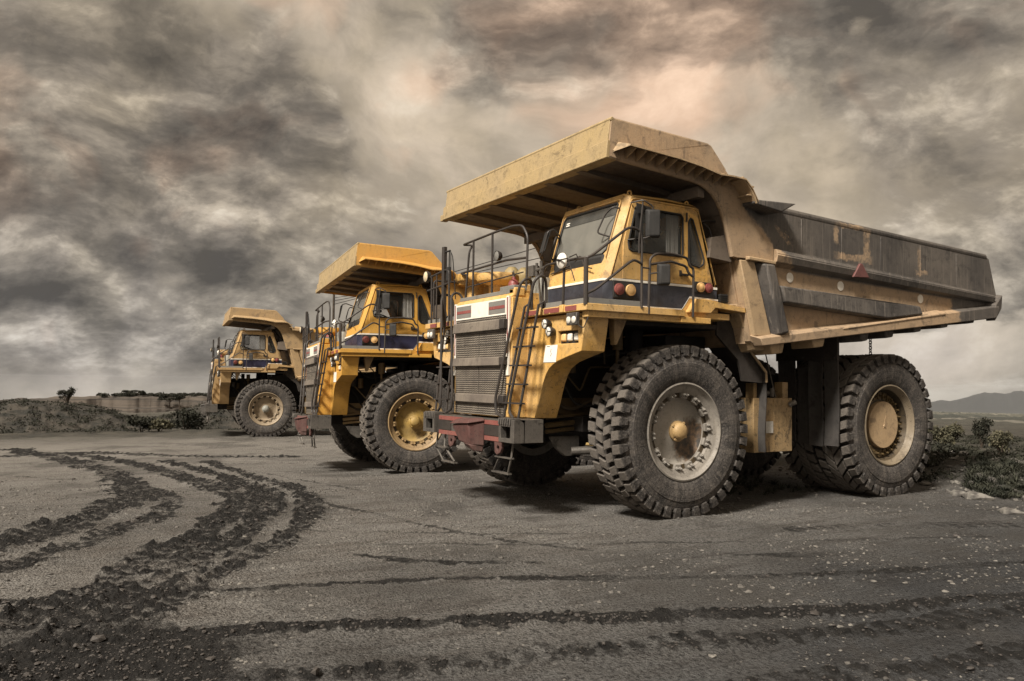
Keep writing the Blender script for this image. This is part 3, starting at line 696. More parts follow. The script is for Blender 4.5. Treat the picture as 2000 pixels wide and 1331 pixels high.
    # ---------------- wheels
    for s in (1, -1):
        make_wheel('w', root, s * 2.155, 0, s, True)
        make_wheel('w', root, s * 2.125, -5.23, s, False)
        make_wheel('w', root, s * 1.32, -5.23, -s, False, True)

    # ---------------- front end
    h = MB()   # engine hood between the fenders
    h.py([(2.27, 1.53), (2.27, 3.46), (2.18, 3.52), (.9, 3.56), (.9, 3.23), (1.60, 3.23), (1.75, 1.53)], -.95, .95)
    h.box(2.0, 2.2, .80, .97, 3.46, 3.60); h.box(1.75, 1.95, .55, .80, 3.55, 3.68)
    hood = h.build('engine_hood', M['yellow'], root, bevel=.02)
    for s in (1, -1):
        c = MB(); c.box(2.262, 2.292, s * .878, s * .952, 2.2, 3.46); c.build('corner_strip', M['white'], hood)
        c = MB(); c.box(2.292, 2.296, s * .90, s * .93, 2.55, 3.44); c.build('red_stripe', M['redref'], hood)
    g = MB(); g.box(2.26, 2.30, -.865, .865, 1.55, 3.16)
    gr = g.build('radiator_grille', M['grille'], root)
    for z, hz in ((3.02, .09), (2.43, .075), (1.82, .075)):
        c = MB(); c.hexa([(2.29, -.89, z - hz), (2.36, -.89, z - hz), (2.36, .86, z - hz), (2.29, .86, z - hz), (2.29, -.89, z + hz), (2.345, -.89, z + hz * .8), (2.345, .86, z + hz * .8), (2.29, .86, z + hz)])
        c.build('grille_bar', M['grille2'], gr, bevel=.01)
        c = MB(); c.box(2.29, 2.372, .78, .93, z - hz * .9, z + hz * .8); c.build('bar_end', M['rail'], gr, bevel=.008)
    for z in (2.72, 2.12): 
        c = MB(); c.box(2.298, 2.306, -.86, .86, z - .008, z + .008); c.box(2.298, 2.304, -.004, .004, z - .5, z + .25); c.build('grille_wire', M['steel'], gr)
    bd = MB(); bd.box(2.28, 2.300, -.865, .87, 3.165, 3.43); band = bd.build('front_band', M['white'], hood)
    for y0, y1 in ((-.845, -.30), (.315, .85)):
        c = MB(); c.box(2.298, 2.304, y0, y1, 3.195, 3.40); c.build('grey_panel', M['bandgrey'], band)
        c = MB(); c.box(2.303, 2.308, y0 + .02, y1 - .01, 3.27, 3.32); c.build('red_stripe', M['redref'], band)
    c = MB(); c.box(1.98, 2.2, -.93, .93, 3.505, 3.575); c.box(1.95, 2.2, .5, .95, 3.56, 3.64); c.build('hood_beam', M['bandgrey'], hood, bevel=.01)
    # fenders
    for s in (1, -1):
        P = [(.95, 1.53), (1.23, 1.53), (1.35, 1.79), (1.40, 1.93), (1.46, 2.08), (1.545, 2.22), (1.62, 2.30), (1.73, 2.36), (1.85, 2.41), (2.14, 2.48), (2.46, 2.55), (2.55, 3.0), (2.55, 3.10), (.95, 3.10)]
        hole = [(1.87, 2.67), (2.39, 2.67), (2.37, 2.86), (1.86, 2.86)]
        q = MB(); q.slab(P, [hole], lambda y, z, s=s: (1.97, s * y, z), (-.42, 0, 0)); q.box(1.60, 1.62, s * 1.8, s * 2.45, 2.6, 2.95)
        q.box(1.90, 2.25, s * .93, s * .99, 1.53, 3.44)
        fd = q.build('fender', M['yellow'], root, bevel=.012)
        c = MB(); c.box(1.80, 1.915, s * 1.872, s * 2.375, 2.675, 2.85); c.build('lamp_recess', M['rubber'], fd)
        for k, (yy, mt) in enumerate(((1.96, 'amber'), (2.12, 'lens'), (2.29, 'lens'))):
            c = MB(); c.hexa([(1.91, s * (yy - .06), 2.70), (1.955, s * (yy - .045), 2.715), (1.955, s * (yy + .045), 2.715), (1.91, s * (yy + .06), 2.70), (1.91, s * (yy - .06), 2.825), (1.95, s * (yy - .045), 2.81), (1.95, s * (yy + .045), 2.81), (1.91, s * (yy + .06), 2.825)])
            c.build('headlamp' if mt == 'lens' else 'indicator_lamp', M[mt], fd, bevel=.015)
        if s > 0:
            c = MB(); c.slab([(1.48, 2.40), (1.82, 2.40), (1.87, 2.66), (1.54, 2.66)], [], lambda y, z: (1.972, y, z), (.006, 0, 0)); pp = c.build('notice_sheet', M['white3'], fd)
            c = MB(); c.tube([(1.980, 1.70, 2.60), (1.980, 1.68, 2.56), (1.980, 1.705, 2.53), (1.980, 1.68, 2.49)], .004, 5); c.build('printed_mark', M['lipred'], pp)
            c = MB(); c.box(1.979, 1.981, 1.58, 1.66, 2.635, 2.645); c.build('printed_line', M['bandgrey'], pp)
            for y, z in ((1.68, 2.93), (1.63 + .14, 2.83)):
                pass
        for yy, zz in ((1.66, 2.98), (1.77, 2.86)):
            c = MB(); c.lathe([(.0, -.09), (.05, -.08), (.075, -.02), (.078, .02), (.07, .03)], (2.06, s * yy, zz), 'X', 24); L_ = c.build('fog_lamp', M['rail'], fd)
            c = MB(); c.lathe([(.071, .022), (.05, .034), (0, .038)], (2.06, s * yy, zz), 'X', 24)
            c.build('lens', M['lens'], L_)
            c = MB()
            for a in (0, 2.1, 4.2): c.tube([(2.10, s * yy, zz), (2.096, s * yy + .07 * math.cos(a), zz + .07 * math.sin(a))], .006, 6)
            c.build('lens_guard', M['steel'], L_)
        c = MB(); c.box(2.04, 2.10, s * 2.26, s * 2.52, 2.92, 3.10); L_ = c.build('twin_lamp', M['steel'], fd, bevel=.012)
        for yy in (2.325, 2.455):
            c = MB(); c.lathe([(.052, .095), (.05, .11), (.03, .122), (0, .124)], (2.0, s * yy, 2.995), 'X', 20); c.build('lens', M['lens'], L_)
        if s > 0:
            c = MB(); c.tube(bend([(2.07, 2.50, 2.93), (2.05, 2.62, 2.86), (2.0, 2.66, 3.02), (1.9, 2.6, 3.1)], .05), .008, 6); c.build('lamp_cable', M['rubber'], L_)

    # ---------------- deck
    d = MB()
    for s in (1, -1):
        d.box(.2, 2.06, s * .98, s * 2.70, 3.12, 3.22)
        d.box(.25, 2.0, s * 2.52, s * 2.66, 3.03, 3.13)
    d.box(-.9, .95, -2.7, .98, 3.12, 3.22); d.box(-.9, .22, .95, 2.55, 3.12, 3.22)
    d.box(-.36, .26, 2.50, 2.68, 3.03, 3.12)
    # raised mudguard shelf behind the cab
    for s in (1, -1): d.slab([(.04, 3.20), (-.42, 3.21), (-.52, 3.30), (-1.27, 3.25), (-1.27, 3.32), (-.50, 3.40), (-.40, 3.42), (-.12, 3.42)], [], lambda x, z, s=s: (x, s * 2.0, z), (0, s * .62, 0))
    for k in range(9): d.lathe([(.014, 0), (.014, .012), (0, .012)], (2.06, .98 + .2 * k, 3.205 if k % 2 else 3.13), 'X', 6)
    for k in range(7): d.lathe([(.014, 0), (.014, .012), (0, .012)], (.3 + .26 * k, 2.66, 3.08), 'Y', 6)
    deck = d.build('deck', M['yellow'], root, bevel=.012)
    for y in (1.5, 2.1): 
        c = MB(); c.box(2.0, 2.085, y - .05, y + .05, 3.12, 3.235); c.build('rail_clamp', M['yellow'], deck, bevel=.01)
    for s in (1, -1):
        for y0, y1 in ((1.08, 1.45), (1.62, 2.02), (2.18, 2.46)):
            c = MB(); c.box(2.058, 2.066, s * y0, s * y1, 3.135, 3.205); c.build('red_reflector', M['redref'], deck)
        c = MB(); c.box(1.6, 2.02, s * 1.0, s * 2.66, 3.222, 3.30) if s < 0 else c.box(1.99, 2.03, 1.52, 2.68, 3.222, 3.30).box(1.07, 2.0, 2.66, 2.69, 3.222, 3.30)
        c.build('toe_board', M['bandgrey'], deck)
        c = MB(); c.hexa([(1.28, s * 2.3, 2.66), (1.33, s * 2.3, 2.66), (1.33, s * 2.42, 2.66), (1.28, s * 2.42, 2.66), (1.10, s * 2.3, 3.10), (1.38, s * 2.3, 3.10), (1.38, s * 2.46, 3.10), (1.10, s * 2.46, 3.10)])
        c.hexa([(1.52, s * 2.3, 2.84), (1.64, s * 2.3, 2.86), (1.64, s * 2.44, 2.86), (1.52, s * 2.44, 2.84), (1.49, s * 2.3, 3.10), (1.68, s * 2.3, 3.10), (1.68, s * 2.46, 3.10), (1.49, s * 2.46, 3.10)])
        c.build('deck_bracket', M['greasy_yellow'] if 0 else M['rimlike'], deck, bevel=.02)
    # things standing on the right hand deck: air cleaners, tank, extinguisher, mast
    for x, y, z in ((1.62, -1.42, 4.05), (1.62, -.58, 3.97)):
        c = MB(); c.lathe([(.16, -.78), (.16, -.16), (.24, -.13), (.37, -.09), (.385, -.05), (.375, .02), (.33, .05), (0, .06)], (x, y, z), 'Z', 32); c.lathe([(.17, -.42), (.175, -.40), (.17, -.38)], (x, y, z), 'Z', 24)
        c.build('air_cleaner', M['yellow'], root)
    c = MB(); c.lathe([(0, -.16), (.13, -.12), (.17, 0), (.14, .10), (.07, .17), (0, .18)], (.9, -1.3, 4.12), 'Z', 20); c.lathe([(0, -.16), (.13, -.12), (.17, 0), (.14, .10), (.07, .17), (0, .18)], (.8, -1.0, 4.08), 'Z', 20); c.tube([(.9, -1.3, 3.2), (.9, -1.3, 4.0)], .05, 10); c.tube([(.8, -1.0, 3.2), (.8, -1.0, 4.0)], .05, 10)
    c.build('accumulator', M['oldbrass'], root)
    c = MB(); c.lathe([(0, -.3), (.08, -.3), (.09, -.27), (.09, .05), (.07, .09), (.035, .12), (.03, .16), (0, .16)], (1.9, .44, 3.68), 'Z', 24)
    ex = c.build('fire_extinguisher', M['redref'], root)
    c = MB(); c.tube([(1.9, .44, 3.84), (1.9, .44, 3.90)], .02, 8); c.tube([(1.9, .40, 3.89), (1.95, .50, 3.92)], .012, 6); c.tube([(1.9, .44, 3.9), (1.9, .44, 3.95)], .008, 6); c.build('valve', M['steel'], ex)
    c = MB(); c.lathe([(0, -.9), (.165, -.9), (.17, -.87), (.17, -.05), (.15, .0), (0, .01)], (1.6, .82, 3.80), 'Z', 28)
    tk = c.build('reservoir', M['tankgrey'], root)
    c = MB(); c.box(1.5, 1.62, .44, .60, 3.86, 4.04); c.tube([(1.55, .45, 3.95), (1.55, .85, 3.98)], .03, 8); c.tube([(1.55, .60, 3.82), (1.55, .60, 4.08)], .025, 8); c.tube([(1.55, .74, 3.78), (1.55, .74, 4.1)], .03, 10); c.tube(bend([(1.55, .5, 3.9), (1.7, .62, 3.7), (1.75, .72, 3.4)], .1), .014, 6); c.tube(bend([(1.6, .8, 3.9), (1.75, .95, 3.8), (1.7, .98, 3.2)], .1), .014, 6)
    c.build('valve_block', M['steel'], tk)
    c = MB(); c.box(2.15, 2.22, -1.66, -1.57, 3.1, 4.60); mast = c.build('mast', M['rail'], root, bevel=.006)
    c = MB(); c.tube([(2.18, -1.6, 4.50), (2.18, -1.38, 4.50)], .018, 6); c.tube([(2.18, -1.42, 4.52), (2.18, -1.42, 4.1)], .012, 6); c.tube([(2.18, -1.44, 4.2), (2.18, -1.44, 3.95)], .045, 8); c.tube(bend([(2.18, -1.40, 4.5), (2.18, -1.28, 4.4), (2.16, -1.25, 4.0), (2.1, -1.3, 3.6)], .15), .01, 6); c.tube([(2.18, -1.36, 4.48), (2.18, -1.34, 3.9)], .008, 6)
    c.build('hose', M['rubber'], mast)

    # ---------------- rails and ladders
    r = MB(); R0 = .020
    r.tube(bend([(2.0, -1.10, 3.6), (2.0, -.97, 4.46), (1.9, -1.02, 4.58), (2.0, -1.24, 4.60), (2.0, -.04, 4.65), (2.0, .57, 4.66), (2.0, .87, 4.62), (2.0, 1.03, 4.42), (2.0, 1.0, 3.62)], .09), R0, 8)
    r.tube([(2.0, -.81, 3.57), (2.0, -.81, 4.61)], R0, 8); r.tube([(2.0, -.12, 3.57), (2.0, -.12, 4.65)], R0, 8)
    r.tube(bend([(2.0, -1.04, 4.02), (2.0, -1.30, 4.08), (2.0, .36, 4.12), (2.0, 1.02, 4.08)], .05), R0, 8)
    hr = r.build('hood_rail', M['rail'], root)
    r = MB(); r.tube([(2.0, -1.05, 3.8), (2.0, .9, 3.86)], .012, 6); r.build('hand_line', M['rail'], hr)
    c = MB(); c.lathe([(.085, .03), (.088, 0), (.07, -.05), (.03, -.08), (0, -.09)], (2.06, .17, 4.21), 'X', 20); wl = c.build('work_lamp', M['rail'], hr)
    c = MB(); c.lathe([(.083, .02), (.05, .035), (0, .04)], (2.06, .17, 4.21), 'X', 20); c.build('lens', M['bandgrey'], wl)
    r = MB()
    r.tube(bend([(2.2, -2.3, 4.08), (2.2, -1.5, 4.16), (2.2, -1.38, 4.12), (2.2, -1.36, 3.2)], .06), R0, 8)
    r.tube([(2.2, -2.12, 3.2), (2.2, -2.12, 4.12)], R0, 8); r.tube([(2.2, -1.9, 3.2), (2.2, -1.9, 4.14)], R0 * .8, 8); r.tube([(2.2, -2.3, 3.84), (2.2, -1.38, 3.9)], R0, 8)
    r.tube(bend([(1.9, -2.66, 3.2), (1.9, -2.66, 4.1), (.2, -2.66, 4.1), (.2, -2.66, 3.2)], .08), R0, 8); r.tube([(1.0, -2.66, 3.2), (1.0, -2.66, 4.1)], R0, 8)
    fr = r.build('deck_rail', M['rail'], root)
    c = MB(); c.lathe([(.105, .03), (.108, 0), (.09, -.06), (.03, -.09), (0, -.09)], (2.24, -2.28, 4.11), 'X', 24); wl = c.build('work_lamp', M['rail'], fr)
    c = MB(); c.lathe([(.10, .02), (.06, .04), (0, .048)], (2.24, -2.28, 4.11), 'X', 24); c.build('lens', M['amberlens'], wl)
    # cab rails
    r = MB()
    r.tube(bend([(2.05, 1.55, 3.2), (2.05, 1.56, 3.82), (2.05, 1.66, 3.88), (2.05, 2.40, 3.88), (2.05, 2.66, 3.86), (1.95, 2.68, 3.90), (1.30, 2.70, 4.38), (1.12, 2.70, 4.36), (1.06, 2.70, 4.25), (1.06, 2.70, 3.2)], .12), R0, 8)
    r.tube([(2.05, 2.10, 3.2), (2.05, 2.14, 3.87)], R0, 8); r.tube([(2.05, 2.67, 3.2), (2.05, 2.67, 3.86)], R0 * 1.7, 8)
    r.tube(bend([(2.03, 2.68, 3.36), (1.9, 2.70, 3.42), (1.28, 2.71, 3.87), (1.20, 2.71, 3.90), (1.06, 2.71, 3.85)], .1), R0, 8)
    cr = r.build('cab_rail', M['rail'], root)
    c = MB(); c.lathe([(.0, .03), (.05, .028), (.112, -.01), (.118, -.03), (.11, -.045), (0, -.05)], (2.12, 2.13, 3.88), 'X', 28); wl = c.build('spot_lamp', M['white'], cr)
    c = MB(); c.lathe([(.02, .03), (.02, .06), (0, .06)], (2.12, 2.14, 3.88), 'X', 10); c.tube([(2.16, 2.14, 3.88), (2.16, 2.36, 3.88)], .012, 6); c.tube([(2.12, 2.32, 3.9), (2.1, 2.47, 3.55)], .008, 6); c.tube([(2.12, 2.36, 3.9), (2.1, 2.5, 3.93), (2.06, 2.5, 3.86)], .01, 6)
    c.build('lamp_bracket', M['rail'], wl)
    r = MB()
    r.tube(bend([(.92, 2.69, 3.12), (.89, 2.69, 3.95), (.79, 2.69, 4.03), (.47, 2.69, 4.06), (.14, 2.69, 4.02), (.10, 2.69, 3.90), (.02, 2.69, 3.87), (.03, 2.69, 3.12)], .06), R0, 8)
    r.tube(bend([(.90, 2.69, 3.86), (.47, 2.69, 3.94), (.17, 2.69, 3.89), (.12, 2.69, 3.78), (.02, 2.69, 3.74)], .05), R0, 8)
    r.tube([(1.07, 2.70, 3.80), (.90, 2.69, 3.80)], .014, 6)
    r.build('door_rail', M['rail'], root)
    for s in (1, -1):
        L = MB()
        for (yb, yt) in ((1.01, 1.20), (1.45, 1.60)):
            L.tube([(2.40, s * yb, 1.55), (2.15, s * yt, 3.27), (2.06, s * yt, 3.33), (2.0, s * yt, 3.22)], .021, 8)
        for k in range(5):
            z = 1.77 + k * .29; t = (z - 1.55) / 1.72; x = 2.40 - .25 * t
            L.hexa([(x - .03, s * (.96 + .19 * t), z - .012), (x + .05, s * (.96 + .19 * t), z - .012), (x + .05, s * (1.52 + .15 * t), z - .012), (x - .03, s * (1.52 + .15 * t), z - .012), (x - .03, s * (.96 + .19 * t), z + .012), (x + .05, s * (.96 + .19 * t), z + .012), (x + .05, s * (1.52 + .15 * t), z + .012), (x - .03, s * (1.52 + .15 * t), z + .012)])
        ld = L.build('ladder', M['rail'], root)
        q = MB()
        q.tube(bend([(2.40, s * 1.01, 1.54), (2.41, s * .79, 1.60), (2.41, s * .76, 1.83), (2.24, s * 1.20, 3.62), (2.16, s * 1.24, 3.71), (2.05, s * 1.22, 3.70), (2.0, s * 1.17, 3.56), (2.0, s * 1.16, 3.2)], .07), .023, 8)
        q.tube(bend([(2.42, s * 1.34, 1.54), (2.42, s * 1.22, 1.62), (2.41, s * 1.22, 1.84), (2.24, s * 1.60, 3.62), (2.16, s * 1.64, 3.71), (2.05, s * 1.62, 3.70), (2.0, s * 1.58, 3.56), (2.0, s * 1.58, 3.2)], .07), .023, 8)
        q.build('handrail', M['rail'], ld)
    # ---------------- bumper
    b = MB()
    b.box(2.05, 2.50, -1.1, 1.15, 1.18, 1.50)
    for s in (1, -1):
        b.slab([(1.15, 1.18), (1.61, 1.18), (1.61, 1.53), (1.15, 1.53)], [[(1.22, 1.24), (1.50, 1.24), (1.50, 1.42), (1.22, 1.42)]], lambda y, z, s=s: (2.57, s * y, z), (-.10, 0, 0))
        b.slab([(1.15, 1.18), (1.61, 1.18), (1.61, 1.53), (1.15, 1.53)], [], lambda y, z, s=s: (2.40, s * y, z), (-.35, 0, 0))
        b.slab([(1.55, 1.18), (1.61, 1.18), (1.61, 1.53), (1.55, 1.53)], [], lambda y, z, s=s: (2.48, s * y, z), (-.10, 0, 0))
        b.slab([(1.15, 1.47), (1.61, 1.47), (1.61, 1.53), (1.15, 1.53)], [], lambda y, z, s=s: (2.48, s * y, z), (-.10, 0, 0))
        for k in range(6): b.tube([(2.40, s * (1.18 + k * .065), 1.535), (2.58, s * (1.18 + k * .065), 1.535), (2.585, s * (1.18 + k * .065), 1.45)], .016, 6)
    bp = b.build('bumper', M['steel'], root, bevel=.012)
    for z in (1.205, 1.455):
        c = MB(); c.box(2.50, 2.508, -1.08, 1.13, z - .035, z + .035); c.build('red_stripe', M['red'], bp)
    for ya, yb in ((.48, 1.13), (-1.08, -.6)):
        c = MB(); c.box(2.50, 2.512, ya, yb, 1.25, 1.41); c.build('black_panel', M['rail'], bp)
    c = MB()
    c.hexa([(2.5, -.02, 1.10), (2.72, .12, 1.12), (2.72, .50, 1.08), (2.5, .60, 1.06), (2.5, -.12, 1.42), (2.74, -.12, 1.38), (2.76, .50, 1.42), (2.5, .60, 1.45)])
    c.hexa([(2.5, -.14, 1.42), (2.78, -.16, 1.39), (2.80, .54, 1.43), (2.5, .62, 1.46), (2.5, -.10, 1.50), (2.70, -.10, 1.46), (2.72, .48, 1.49), (2.5, .58, 1.52)])
    c.hexa([(2.5, .2, 1.0), (2.66, .24, 1.05), (2.66, .52, .98), (2.5, .56, .96), (2.5, .2, 1.12), (2.72, .24, 1.12), (2.74, .50, 1.10), (2.5, .58, 1.10)])
    c.build('tow_hitch', M['redrust'], bp, bevel=.025)
    for y in (1.0, -.62):
        c = MB(); c.slab([(-.11, 1.20), (.11, 1.20), (.13, 1.08), (.08, 1.0), (-.02, .96), (-.09, 1.0)], [[(-.03, 1.06), (.0, 1.02), (.05, 1.04), (.05, 1.10), (.0, 1.12)]], lambda u, z, y=y: (2.50, y + u, z), (-.05, 0, 0)); c.build('tow_eye', M['redrust'], bp, bevel=.008)
    for s in (1, -1):
        c = MB(); c.tube([(2.40, s * 1.02, 1.20), (2.44, s * .98, .95), (2.38, s * .70, .70)], .018, 8); c.tube([(2.40, s * 1.32, 1.20), (2.44, s * 1.32, .92), (2.38, s * 1.12, .66)], .018, 8)
        c.box(2.41, 2.47, s * .86, s * 1.36, .92, .94); c.box(2.34, 2.41, s * .66, s * 1.18, .665, .69); c.build('hanging_step', M['steel'], bp)
    return root, cr

def make_cab(root):
    Yn, Yf = 2.52, .88
    fx0, fz0, fz1 = 1.57, 3.66, 4.90
    FX = lambda z: fx0 - max(0, z - fz0) * .37 / 1.24          # front face
    SXf = lambda z: FX(z) - .09                                 # front edge of the side
    RX = lambda z: -.66 + max(0, z - 3.45) * .42 / 1.43         # rear edge of the side
    b = MB()
    door_win = [(1.06, 4.74), (1.09, 4.70), (1.22, 4.18), (1.20, 4.08), (1.12, 4.05), (.14, 4.05), (.08, 4.10), (.08, 4.68), (.12, 4.73)]
    tri_win = [(-.07, 4.69), (-.12, 4.67), (-.36, 4.06), (-.34, 3.98), (-.26, 3.93), (-.10, 3.96), (-.04, 4.04), (-.03, 4.62)]
    side = [(SXf(fz1), 4.88), (SXf(3.60), 3.60), (RX(3.60), 3.60), (RX(4.80), 4.80), (RX(4.88) + .04, 4.87)]
    for y, s in ((Yn, 1), (Yf, -1)):
        b.slab(side, [door_win, tri_win], lambda x, z, y=y: (x, y, z), (0, -s * .05, 0))
    # front: chamfered corner posts and frame round the windscreen
    ws = [(1.0, 4.02), (2.28, 4.02), (2.36, 4.08), (2.40, 4.74), (2.34, 4.80), (1.02, 4.80), (.97, 4.74), (.96, 4.08)]
    b.slab([(.90, 3.60), (2.42, 3.60), (2.42, 4.89), (.90, 4.89)], [ws], lambda y, z: (FX(z), y, z), (-.05, 0, 0))
    for y0, y1 in ((2.42, 2.52),):
        b.add([(FX(z), y0, z) for z in (3.60, 3.66, 4.89)] + [(SXf(z), y1, z) for z in (3.60, 3.66, 4.89)], [(0, 3, 4, 1), (1, 4, 5, 2)])
    b.slab([(Yf, 3.60), (Yn, 3.60), (Yn, 4.86), (Yf, 4.86)], [[(1.1, 4.05), (2.3, 4.05), (2.3, 4.65), (1.1, 4.65)]], lambda y, z: (RX(z), y, z), (.05, 0, 0))
    # roof
    rf = [(FX(4.89), 4.88), (FX(4.89) - .02, 4.93), (.4, 4.955), (-.15, 4.93), (RX(4.86) + .02, 4.86)]
    b.py(rf, .90, 2.44)
    b.add([(FX(4.89), 2.44, 4.88), (FX(4.89) - .02, 2.44, 4.93), (.4, 2.44, 4.955), (-.15, 2.44, 4.93), (RX(4.86) + .02, 2.44, 4.86),
           (1.10, 2.52, 4.88), (1.08, 2.52, 4.885), (.4, 2.52, 4.90), (-.18, 2.52, 4.885), (-.22, 2.52, 4.86)], [(0, 1, 6, 5), (1, 2, 7, 6), (2, 3, 8, 7), (3, 4, 9, 8)])
    # drip rail round the door side
    b.tube(bend([(1.50, 2.525, 3.66), (1.12, 2.525, 4.83), (1.05, 2.525, 4.86), (-.16, 2.525, 4.845), (-.24, 2.525, 4.80), (-.62, 2.525, 3.68)], .05), .009, 6)
    b.tube(bend([(1.50, 2.40, 3.95), (FX(4.80) + .012, 2.44, 4.84), (FX(4.84) + .012, .92, 4.84), (FX(4.0) + .012, .92, 4.0)], .06), .010, 6)
    cab = b.build('cab', M['yellow'], root, bevel=.006)
    for x, y, z in ((1.02, 2.36, 4.94), (-.14, 2.36, 4.92), (1.02, 1.06, 4.94)):
        c = MB(); c.tube([(x, y, z - .04)] + [(x + .035 * math.sin(t), y, z + .035 - .035 * math.cos(t)) for t in [i * math.pi / 5 for i in range(11)]], .014, 8); c.build('lifting_eye', M['yellow'], cab)
    # navy skirt with white lines
    q = MB(); q.box(-.64, 1.46, 2.46, 2.522, 3.25, 3.605)
    q.box(1.44, 1.575, .90, 2.42, 3.25, 3.605); q.add([(1.575, 2.42, 3.25), (1.575, 2.42, 3.605), (1.46, 2.522, 3.605), (1.46, 2.522, 3.25)], [(0, 1, 2, 3)])
    q.box(-.64, 1.45, .88, .95, 3.25, 3.605); q.box(-.64, -.6, .9, 2.5, 3.25, 3.605)
    sk = q.build('lower_panel', M['blue'], cab)
    q = MB(); q.box(-.645, 1.462, 2.520, 2.530, 3.60, 3.635); q.box(1.57, 1.585, .89, 2.43, 3.60, 3.635)
    q.add([(1.585, 2.43, 3.60), (1.585, 2.43, 3.635), (1.465, 2.53, 3.635), (1.465, 2.53, 3.60)], [(0, 1, 2, 3)])
    q.slab([(1.2, 3.255), (.10, 3.255), (-.06, 3.46), (-.66, 3.445), (-.66, 3.42), (-.04, 3.43), (.12, 3.23), (1.2, 3.232)], [], lambda x, z: (x, 2.524, z), (0, .008, 0))
    q.build('white_line', M['white'], cab)
    q = MB(); q.py([(.10, 3.23), (-.05, 3.43), (-.66, 3.42), (-.66, 3.23)], 2.45, 2.528); q.build('rear_corner_panel', M['yellow'], cab)
    for (x0, x1, z0, z1, L_) in ((1.08, 1.53 - .06, 3.34, 3.60, ((1.375, 'redref'), (1.16, 'amber'))), (-.50, -.14, 3.52, 3.70, ((-.245, 'amber'), (-.42, 'redref')))):
        c = MB(); c.box(x0, x1, 2.53, 2.56, z0, z1); lb = c.build('lamp_plate', M['rubber'], cab, bevel=.01)
        for xx, mt in L_:
            rr = .072 if x0 > 0 else .062
            c = MB(); c.lathe([(rr + .014, .0), (rr + .014, .03), (rr, .034), (rr, .03), (rr * .6, .044), (0, .048)], (xx, 2.56, (z0 + z1) / 2), 'Y', 28); c.build('marker_lamp', M[mt], lb)
    # door
    q = MB(); dr = [(1.10, 4.80), (1.27, 4.16), (1.28, 3.64), (-.01, 3.64), (-.01, 4.80)]
    hole = [(1.04, 4.73), (1.18, 4.18), (1.16, 4.09), (1.10, 4.065), (.15, 4.065), (.10, 4.11), (.10, 4.67), (.14, 4.72)]
    q.slab(dr, [hole], lambda x, z: (x, 2.533, z), (0, -.03, 0)); door = q.build('door', M['yellow'], cab, bevel=.004)
    q = MB(); q.tube([(x, 2.535, z) for x, z in hole + hole[:1]], .016, 6); q.build('window_seal', M['rubber'], door)
    q = MB(); q.slab(hole, [], lambda x, z: (x, 2.515, z), (0, -.008, 0)); q.build('door_window', M['glass'], door)
    q = MB(); q.box(.0, .16, 2.54, 2.57, 3.77, 3.80); q.box(.13, .17, 2.53, 2.55, 3.76, 3.85); q.tube([(.03, 2.55, 4.62), (.03, 2.55, 4.76)], .014, 8); q.build('door_handle', M['rail'], door)
    q = MB(); q.slab(tri_win, [], lambda x, z: (x, 2.50, z), (0, -.008, 0)); q.build('quarter_window', M['glass'], cab)
    q = MB(); q.tube([(x, 2.524, z) for x, z in tri_win + tri_win[:1]], .015, 6); q.build('window_seal', M['rubber'], cab)
    q = MB(); q.slab(door_win, [], lambda x, z: (x, .90, z), (0, .008, 0)); q.build('side_window', M['glass'], cab)
    q = MB(); q.slab([(1.1, 4.05), (2.3, 4.05), (2.3, 4.65), (1.1, 4.65)], [], lambda y, z: (RX(z) + .02, y, z), (.008, 0, 0)); q.build('rear_window', M['glass'], cab)
    q = MB(); q.slab(ws, [], lambda y, z: (FX(z) - .012, y, z), (-.008, 0, 0)); wsn = q.build('windscreen', M['windscreen'], cab)
    q = MB(); q.slab([(.975, 4.62), (2.385, 4.62), (2.395, 4.74), (2.34, 4.79), (1.02, 4.79), (.975, 4.74)], [], lambda y, z: (FX(z) - .006, y, z), (-.005, 0, 0)); q.build('sun_strip', M['tintband'], wsn)
    q = MB(); q.tube([(FX(z) + .004, y, z) for y, z in ws + ws[:1]], .017, 6); q.build('windscreen_seal', M['rubber'], wsn)
    q = MB(); q.box(1.235, 1.239, 1.06, 1.14, 4.655, 4.675); q.box(1.240, 1.244, 1.06, 1.13, 4.685, 4.70); 
    q = MB()
    for z in (4.64, 4.675): q.slab([(1.06, z), (1.15, z), (1.15, z + .02), (1.06, z + .02)], [], lambda y, z: (FX(z) + .004, y, z), (-.006, 0, 0))
    q.build('sticker', M['white'], wsn)
    # inside
    q = MB(); q.hexa([(-.35, 1.75, 3.7), (.15, 1.75, 3.7), (.15, 2.25, 3.7), (-.35, 2.25, 3.7), (-.35, 1.75, 3.95), (.15, 1.75, 3.98), (.15, 2.25, 3.98), (-.35, 2.25, 3.95)])
    q.hexa([(-.40, 1.78, 3.95), (-.28, 1.78, 3.95), (-.28, 2.22, 3.95), (-.40, 2.22, 3.95), (-.42, 1.85, 4.62), (-.32, 1.85, 4.62), (-.32, 2.15, 4.62), (-.42, 2.15, 4.62)])
    q.build('seat', M['rubber'], cab, bevel=.05)
    q = MB(); q.box(1.0, 1.5, 1.0, 2.35, 3.62, 4.02); q.build('dashboard', M['rubber'], cab, bevel=.05)
    q = MB(); cc = Vector((.78, 2.02, 4.12)); ax = Vector((-.35, 0, .94)).normalized(); u = ax.cross(Vector((0, 1, 0))); v_ = Vector((0, 1, 0))
    q.tube([cc + (u * math.cos(t) + v_ * math.sin(t)) * .23 for t in [i * math.pi / 12 for i in range(25)]], .018, 8, caps=False)
    q.tube([cc - u * .22, cc + u * .22], .012, 6); q.tube([cc, cc - ax * .4], .03, 8); q.build('steering_wheel', M['rubber'], cab)
    q = MB(); n = 24
    vs = []
